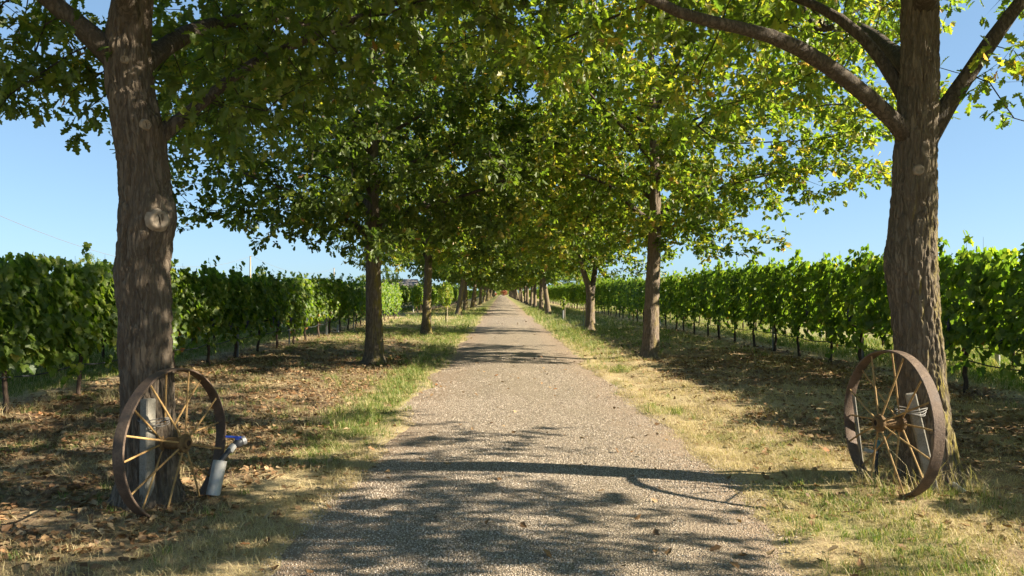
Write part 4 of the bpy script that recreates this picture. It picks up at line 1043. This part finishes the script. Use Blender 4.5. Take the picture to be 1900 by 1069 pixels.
def rock(label, loc, s, seed):
    rng = np.random.default_rng(seed); mb = MB(); th = np.linspace(0, math.pi, 9); prof = [(max(.001, math.sin(a)), -math.cos(a)) for a in th]
    mb.lathe(prof, 12)
    v = mb.v[0]; d = .75 + .55 * fbm(v[:, 0] * 1.3 + seed, v[:, 1] * 1.3, v[:, 2] * 1.3, seed); mb.v[0] = v * d[:, None] * np.array(s)
    o = mb.build('rock', M_CONC, None, loc=loc); tag(o, label, 'stone'); return o
rock('pale grey stone lying in the grass left of the leaning slat', (2.95, 6.5, .02), (.06, .05, .035), 2)
rock('flat pale stone on the dry grass above the right verge', (3.15, 10.9, .03), (.11, .08, .035), 5)

# ------------------------------------------------------------------ utility line, far trees and the end of the avenue
def pole(loc, h, label):
    t = thing('utility_pole', label, 'pole', loc, 0, 'utility poles beyond the left vines')
    mb = MB(); mb.tube([(0, 0, -.2), (0, 0, h * .5), (0, 0, h)], [.12, .105, .085], 12); mb.build('shaft', M_POLE, t)
    mb = MB(); mb.tube([(.02, 0, h - .08), (.16, 0, h - .05), (.17, 0, h + .05)], .022, 7); mb.build('insulator', M_STEEL, t)
PY = [(-30.4, 45.0, 6.25), (-31.9, 95.0, 6.25), (-31.6, 141.0, 6.25)]
for (x, y, h), lab in zip(PY, ('wooden utility pole at the left picture edge, nearest of the line', 'wooden utility pole beyond the left vines, middle one of the line', 'small far utility pole just left of the second left tree')): pole((x, y, 0), h, lab)
def span(a, b, sag, label):
    s = np.linspace(0, 1, 24); A, B = np.array(a), np.array(b); p = A + (B - A) * s[:, None]; p[:, 2] -= sag * 4 * s * (1 - s)
    mb = MB(); mb.tube(p, .014, 5); tag(mb.build('overhead_wire', M_WIRE), label, 'wire', 'overhead wires between the poles')
tops = [(x + .17, y, h + .03) for x, y, h in PY]
span(tops[0], tops[1], 2.2, 'overhead wire sagging between the nearest and middle utility pole')
span(tops[1], tops[2], 1.6, 'overhead wire sagging between the middle and far utility pole')
FARP = protoC
def far_tree(x, y, h, w, label, lm, name='broadleaf_tree', rz=0):
    place_tree(FARP, name, label, 'tree', (x, y, -.28 * h), rz, (w / 10.0, w / 10.0, h * 1.28 / 10.6), 'trees beyond the vineyard', lm)
far_tree(-66, 120, 8.0, 6.5, 'round yellow-green tree top above the vines left of the left oak', M_OAKY, rz=1)
far_tree(-50, 118, 5.6, 5.0, 'low tree top showing just right of the left oak trunk', M_OAKY, rz=2)
far_tree(-49, 152, 6.8, 5.5, 'yellow-green tree top right of the middle utility pole', M_OAKY, rz=3)
far_tree(-13.5, 88, 4.7, 4.6, 'bright green bushy tree behind the vines right of the second left trunk', M_SAP, rz=.5)
far_tree(-17, 92, 3.9, 5.0, 'pale bush behind the vines left of the second left trunk', M_OAKY, rz=.7)
far_tree(-11, 110, 3.9, 5.0, 'pale green bush between the second and third left trunks', M_SAP, rz=4)
far_tree(14.5, 135, 6.5, 9, 'hazy tree behind the vines left of the forked tree', M_OAK, rz=5)
far_tree(24, 160, 6.2, 8, 'pale tree top just left of the second right trunk', M_OAK, rz=2.5)
far_tree(38, 125, 5.6, 8, 'pale tree top above the vines just right of the second right trunk', M_OAKY, rz=1.4)
far_tree(9.0, 72, 4.6, 4.6, 'light green bush behind the vines right of the leaning fourth right tree', M_SAP, rz=3.3)
# low house beyond the left vines
hs = thing('farm_house', 'low grey house roof peeping over the vines right of the second left trunk', 'house', (-14.6, 108, 0))
mb = MB(); mb.box((-2.2, -2, -.1), (2.2, 2, 2.6)); mb.build('wall', M_WALLP, hs, sm=False)
mb = MB(); mb.add([(-2.5, -2.3, 2.55), (2.5, -2.3, 2.55), (2.5, 2.3, 2.55), (-2.5, 2.3, 2.55), (-2.5, 0, 3.55), (2.5, 0, 3.55)], [(0, 4, 3), (1, 2, 5)], [(0, 1, 5, 4), (2, 3, 4, 5), (0, 3, 2, 1)]); mb.build('roof', M_ROOF, hs, sm=False)
# red and green shrubs where the track ends
def shrub(loc, r, h, mat, label, seed):
    rng = np.random.default_rng(seed); n = 900; t = thing('shrub', label, 'shrub', loc)
    u = unit(rng.normal(0, 1, (n, 3))); rr = rng.random(n) ** .4 * (.7 + .6 * fbm(u[:, 0] * 2 + 5, u[:, 1] * 2, u[:, 2] * 2, seed))
    p = u * rr[:, None] * [r, r, h / 2] + [0, 0, h * .52]
    L = dict(p=p, a=unit(rng.normal(0, 1, (n, 3))), n=unit(u + rng.normal(0, .4, (n, 3)) + [0, 0, .4]), s=rng.uniform(.3, .5, n), r=rng.random(n))
    c = obj('crown', leaves_mesh('crown', LEAF_LO, L, mat), t); c['kind'] = 'stuff'
    mb = MB(); mb.tube([(0, 0, -.1), (.05, 0, h * .4), (.1, .05, h * .6)], [.12, .08, .03], 8); mb.build('trunk', M_TWIG, t)
shrub((1.3, 352, 0), 1.7, 3.4, M_REDLEAF, 'red-leaved shrub where the track ends', 1)
shrub((-3.6, 350, 0), 1.4, 1.8, M_REDLEAF, 'low reddish shrub left of the end of the track', 2)
shrub((-1.2, 365, 0), 2.6, 3.6, M_SAP, 'yellow-green shrub closing the end of the track', 3)
shrub((4.6, 360, 0), 2.6, 3.4, M_SAP, 'yellow-green shrub right of the red one at the end of the track', 4)
def woodland():
    rng = np.random.default_rng(9); n = 16000
    x = rng.uniform(-520, 520, n); y = 430 + 40 * (vnoise(x * .02, 0, 0, 3)) + rng.normal(0, 5, n)
    top = 3.0 + 6.5 * fbm(x * .045, 0 * x, 0, 13, 4)
    z = top * rng.random(n) ** .7
    L = dict(p=np.stack([x, y, z], 1), a=unit(rng.normal(0, 1, (n, 3))), n=unit(rng.normal(0, .6, (n, 3)) + [0, -.6, .6]), s=rng.uniform(1.4, 2.6, n), r=rng.random(n) * .9)
    tag(obj('woodland', leaves_mesh('woodland', LEAF_LO, L, M_OAK)), 'far-off line of trees along the horizon', 'woodland', kind='stuff')
woodland()

# ------------------------------------------------------------------ scattered stuff: grass, leaf litter, gravel
def scatter(name, pts, idx, rot, scl, protos, label, cat):
    col = bpy.data.collections.new(name + '_shapes')
    for i, m in enumerate(protos):
        o = bpy.data.objects.new(f'{name}_shape_{i:02d}', m); col.objects.link(o)
    me = bpy.data.meshes.new(name); me.vertices.add(len(pts)); me.vertices.foreach_set('co', np.asarray(pts, np.float32).ravel())
    a = me.attributes.new('idx', 'INT', 'POINT'); a.data.foreach_set('value', np.asarray(idx, np.int32))
    a = me.attributes.new('rot', 'FLOAT_VECTOR', 'POINT'); a.data.foreach_set('vector', np.asarray(rot, np.float32).ravel())
    a = me.attributes.new('scl', 'FLOAT', 'POINT'); a.data.foreach_set('value', np.asarray(scl, np.float32))
    o = obj(name, me); tag(o, label, cat, kind='stuff')
    g = bpy.data.node_groups.new(name, 'GeometryNodeTree')
    g.interface.new_socket('Geometry', in_out='INPUT', socket_type='NodeSocketGeometry'); g.interface.new_socket('Geometry', in_out='OUTPUT', socket_type='NodeSocketGeometry')
    N = g.nodes; gi = N.new('NodeGroupInput'); go = N.new('NodeGroupOutput'); ip = N.new('GeometryNodeInstanceOnPoints'); ci = N.new('GeometryNodeCollectionInfo')
    ci.inputs['Collection'].default_value = col; ci.inputs['Separate Children'].default_value = True; ci.inputs['Reset Children'].default_value = True
    def na(nm, t): n = N.new('GeometryNodeInputNamedAttribute'); n.data_type = t; n.inputs[0].default_value = nm; return n.outputs[0]
    e = N.new('FunctionNodeEulerToRotation'); g.links.new(na('rot', 'FLOAT_VECTOR'), e.inputs[0])
    g.links.new(gi.outputs[0], ip.inputs['Points']); g.links.new(ci.outputs[0], ip.inputs['Instance']); ip.inputs['Pick Instance'].default_value = True
    g.links.new(na('idx', 'INT'), ip.inputs['Instance Index']); g.links.new(e.outputs[0], ip.inputs['Rotation']); g.links.new(na('scl', 'FLOAT'), ip.inputs['Scale'])
    g.links.new(ip.outputs[0], go.inputs[0])
    md = o.modifiers.new('scatter', 'NODES'); md.node_group = g
    return o

def tuft(seed, n, hmin, hmax, lean, spread, width, mat, flat=0.0):
    rng = np.random.default_rng(seed); V, T, R = [], [], []
    for k in range(n):
        a = rng.uniform(0, 6.28); d = np.array([math.cos(a), math.sin(a), 0]); b = np.array([rng.normal(0, spread), rng.normal(0, spread), -.01])
        h = rng.uniform(hmin, hmax); ln = h * lean * rng.uniform(.4, 1.4); s = np.array([-d[1], d[0], 0]) * width * rng.uniform(.6, 1.2)
        if rng.random() < flat: ln = h * rng.uniform(1.2, 2.2); h *= .25
        p1 = b + d * ln * .35 + [0, 0, h * .62]; p2 = b + d * ln + [0, 0, h * rng.uniform(.75, 1.0)]
        i = len(V); V += [b - s, b + s, p1 - s * .7, p1 + s * .7, p2]
        T += [(i, i + 1, i + 3), (i, i + 3, i + 2), (i + 2, i + 3, i + 4)]; R += [rng.random()] * 3
    return mesh_np('tuft', np.array(V), np.array(T), rnd=np.array(R), mats=[mat])
TUFTS = [tuft(1, 16, .05, .13, .6, .035, .0032, M_GRASS), tuft(2, 14, .04, .10, .8, .04, .003, M_GRASS), tuft(3, 22, .08, .18, .7, .05, .0035, M_GRASS),
         tuft(4, 14, .03, .09, 1.2, .05, .0026, M_STRAW, .6), tuft(5, 12, .03, .08, 1.4, .06, .0026, M_STRAW, .75), tuft(6, 18, .04, .12, 1.1, .06, .0026, M_STRAW, .4),
         tuft(7, 30, .16, .42, .9, .07, .003, M_STRAW, .15), tuft(8, 18, .04, .10, 1.0, .06, .003, M_STRAW, .5)]
rg = np.random.default_rng(31)
def sample(n, x0, x1, y0, y1):
    return rg.uniform(x0, x1, n), rg.uniform(y0, y1, n)
PX, PYY, ID, SCL = [], [], [], []
def grass_zone(dens, x0, x1, y0, y1, sc):
    n = int(dens * (x1 - x0) * (y1 - y0)); x, y = sample(n, x0, x1, y0, y1)
    e = edge_off(x, y); g = f_green(x, y); li = f_litter(x, y)
    pg = g * 1.0; cl = fbm(x * 1.7, y * 1.7, 0, 71)
    ps = (.75 * (1 - .80 * li)) * smooth(.28, .56, cl) + .10
    base = smooth(-.04, .26, e) * (.35 + .65 * smooth(.3, .55, fbm(x * 3.1, y * 3.1, 0, 73)))
    u = rg.random(n); isg = u < pg * base; iss = ~isg & (rg.random(n) < ps * base)
    m = isg | iss
    idx = np.where(isg, rg.choice([0, 0, 1, 1, 1, 2] if sc > .7 else [0, 1, 1], n), rg.choice([3, 4, 4, 5, 5, 7], n))
    PX.append(x[m]); PYY.append(y[m]); ID.append(idx[m]); SCL.append((sc * rg.uniform(.7, 1.35, n))[m])
grass_zone(700, -5.5, 6.0, 2.6, 8.5, .60)
grass_zone(220, -8, 8, 8.5, 16, .78); grass_zone(70, 8, 16, 8.5, 24, 1.6); grass_zone(60, -13, -8, 9, 24, 1.6)
grass_zone(80, -11, 11, 16, 32, 1.0)
grass_zone(12, -14, 14, 32, 75, 1.7)
# tall dry tufts round vine feet, posts and wheels
tall = [(XL + rg.normal(0, .3), y) for y in np.arange(8, 40, .7)] + [(XR + rg.normal(0, .25), y) for y in np.arange(9, 40, 1.1)] + [(3.45 + rg.normal(0, .25), 5.75 + rg.normal(0, .15)) for _ in range(16)] + [(3.0 + rg.normal(0, .12), 6.0 + rg.normal(0, .25)) for _ in range(8)] + [(-2.6 + rg.normal(0, .2), 5.9 + rg.normal(0, .15)) for _ in range(3)] + [(-5.6 + rg.normal(0, .5), 11.3 + rg.normal(0, .5)) for _ in range(26)]
tall = np.array(tall)
PX.append(tall[:, 0]); PYY.append(tall[:, 1]); ID.append(np.where(rg.random(len(tall)) < .6, 6, 2)); SCL.append(rg.uniform(.35, .85, len(tall)))
gr = np.array([(3.3 + rg.normal(0, .3), 5.55 + rg.normal(0, .2)) for _ in range(34)]); PX.append(gr[:, 0]); PYY.append(gr[:, 1]); ID.append(np.full(len(gr), 2)); SCL.append(rg.uniform(.35, .65, len(gr)))
PX = np.concatenate(PX); PYY = np.concatenate(PYY); ID = np.concatenate(ID); SCL = np.concatenate(SCL)
n = len(PX); print('tufts', n)
scatter('grass', np.stack([PX, PYY, ground_z(PX, PYY)], 1), ID, np.stack([rg.normal(0, .12, n), rg.normal(0, .12, n), rg.uniform(0, 6.28, n)], 1), SCL, TUFTS, 'short dry and green grass on the verges', 'grass')

def dry_leaf(seed, mat):
    rng = np.random.default_rng(seed); v, t = OAK_MID[0].copy(), OAK_MID[1]
    v[:, 2] = .25 * rng.uniform(.4, 1.5) * (v[:, 1] ** 2) * 3 + .22 * rng.uniform(-.2, 1) * (v[:, 0] - .5) ** 2 + rng.normal(0, .03, len(v)); v[:, 0] -= .5
    return mesh_np('dry_leaf', v, t, rnd=np.full(len(t), rng.random()), mats=[mat])
DL = [dry_leaf(k, M_LITTER) for k in range(6)]
def litter_zone(dens, x0, x1, y0, y1):
    n = int(dens * (x1 - x0) * (y1 - y0)); x, y = sample(n, x0, x1, y0, y1)
    e = edge_off(x, y); p = f_litter(x, y) * smooth(.0, .3, e) + .10 * smooth(-.1, .4, e) + .012
    p = p * (.25 + 1.1 * smooth(.35, .62, fbm(x * 1.9, y * 1.9, 0, 81)))
    m = rg.random(n) < p; return x[m], y[m]
zz = [litter_zone(420, -6.8, 7.6, 2.6, 9), litter_zone(240, -8, 8.5, 9, 18), litter_zone(35, -8, 8.5, 18, 40)]
lx = np.concatenate([z[0] for z in zz]); ly = np.concatenate([z[1] for z in zz]); n = len(lx); print('litter', n)
lz = np.where(edge_off(lx, ly) > 0, ground_z(lx, ly), road_z(lx)) + rg.uniform(.006, .03, n)
scatter('leaf_litter', np.stack([lx, ly, lz], 1), rg.integers(0, 6, n), np.stack([rg.normal(0, .35, n), rg.normal(0, .35, n), rg.uniform(0, 6.28, n)], 1), rg.uniform(.03, .085, n) * np.where(ly > 18, 1.4, 1), DL, 'brown fallen oak leaves littering the ground', 'fallen leaves')

def stone(seed):
    rng = np.random.default_rng(seed); v = np.array([(1, 0, 0), (-1, 0, 0), (0, 1, 0), (0, -1, 0), (0, 0, 1), (0, 0, -1), (.7, .7, .4), (-.7, .6, .4), (.6, -.7, .5), (-.6, -.7, .3)], float)
    import bmesh
    bm = bmesh.new()
    for p in unit(v) * rng.uniform(.7, 1.1, (10, 1)) * [1, .8, .6]: bm.verts.new(p)
    bmesh.ops.convex_hull(bm, input=bm.verts); me = bpy.data.meshes.new('stone'); bm.to_mesh(me); bm.free(); me.materials.append(M_STONE); return me
ST = [stone(k) for k in range(5)]
def gravel_zone(dens, y0, y1, s0, s1):
    n = int(dens * 3.6 * (y1 - y0)); x, y = sample(n, -1.4, 2.2, y0, y1); e = edge_off(x, y)
    m = (rg.random(n) < smooth(.40, -.12, e) * (.25 + 1.1 * smooth(.3, .6, fbm(x * 1.1, y * .5, 0, 91)))); return x[m], y[m], rg.uniform(s0, s1, n)[m]
zz = [gravel_zone(5200, 2.8, 6.5, .0035, .0085), gravel_zone(2600, 6.5, 11, .0045, .0095), gravel_zone(700, 11, 18, .006, .012)]
x_ = np.concatenate([z[0] for z in zz]); y_ = np.concatenate([z[1] for z in zz]); s_ = np.concatenate([z[2] for z in zz]); n = len(x_); print('gravel', n)
rz_ = np.maximum(road_z(x_) + (fbm(x_ * 1.2, y_ * .5, 0, 61) - .5) * .02, ground_z(x_, y_))
scatter('gravel', np.stack([x_, y_, rz_ + s_ * .15], 1), rg.integers(0, 5, n), rg.uniform(0, 6.28, (n, 3)), s_, ST, 'loose pale gravel on the track', 'gravel')
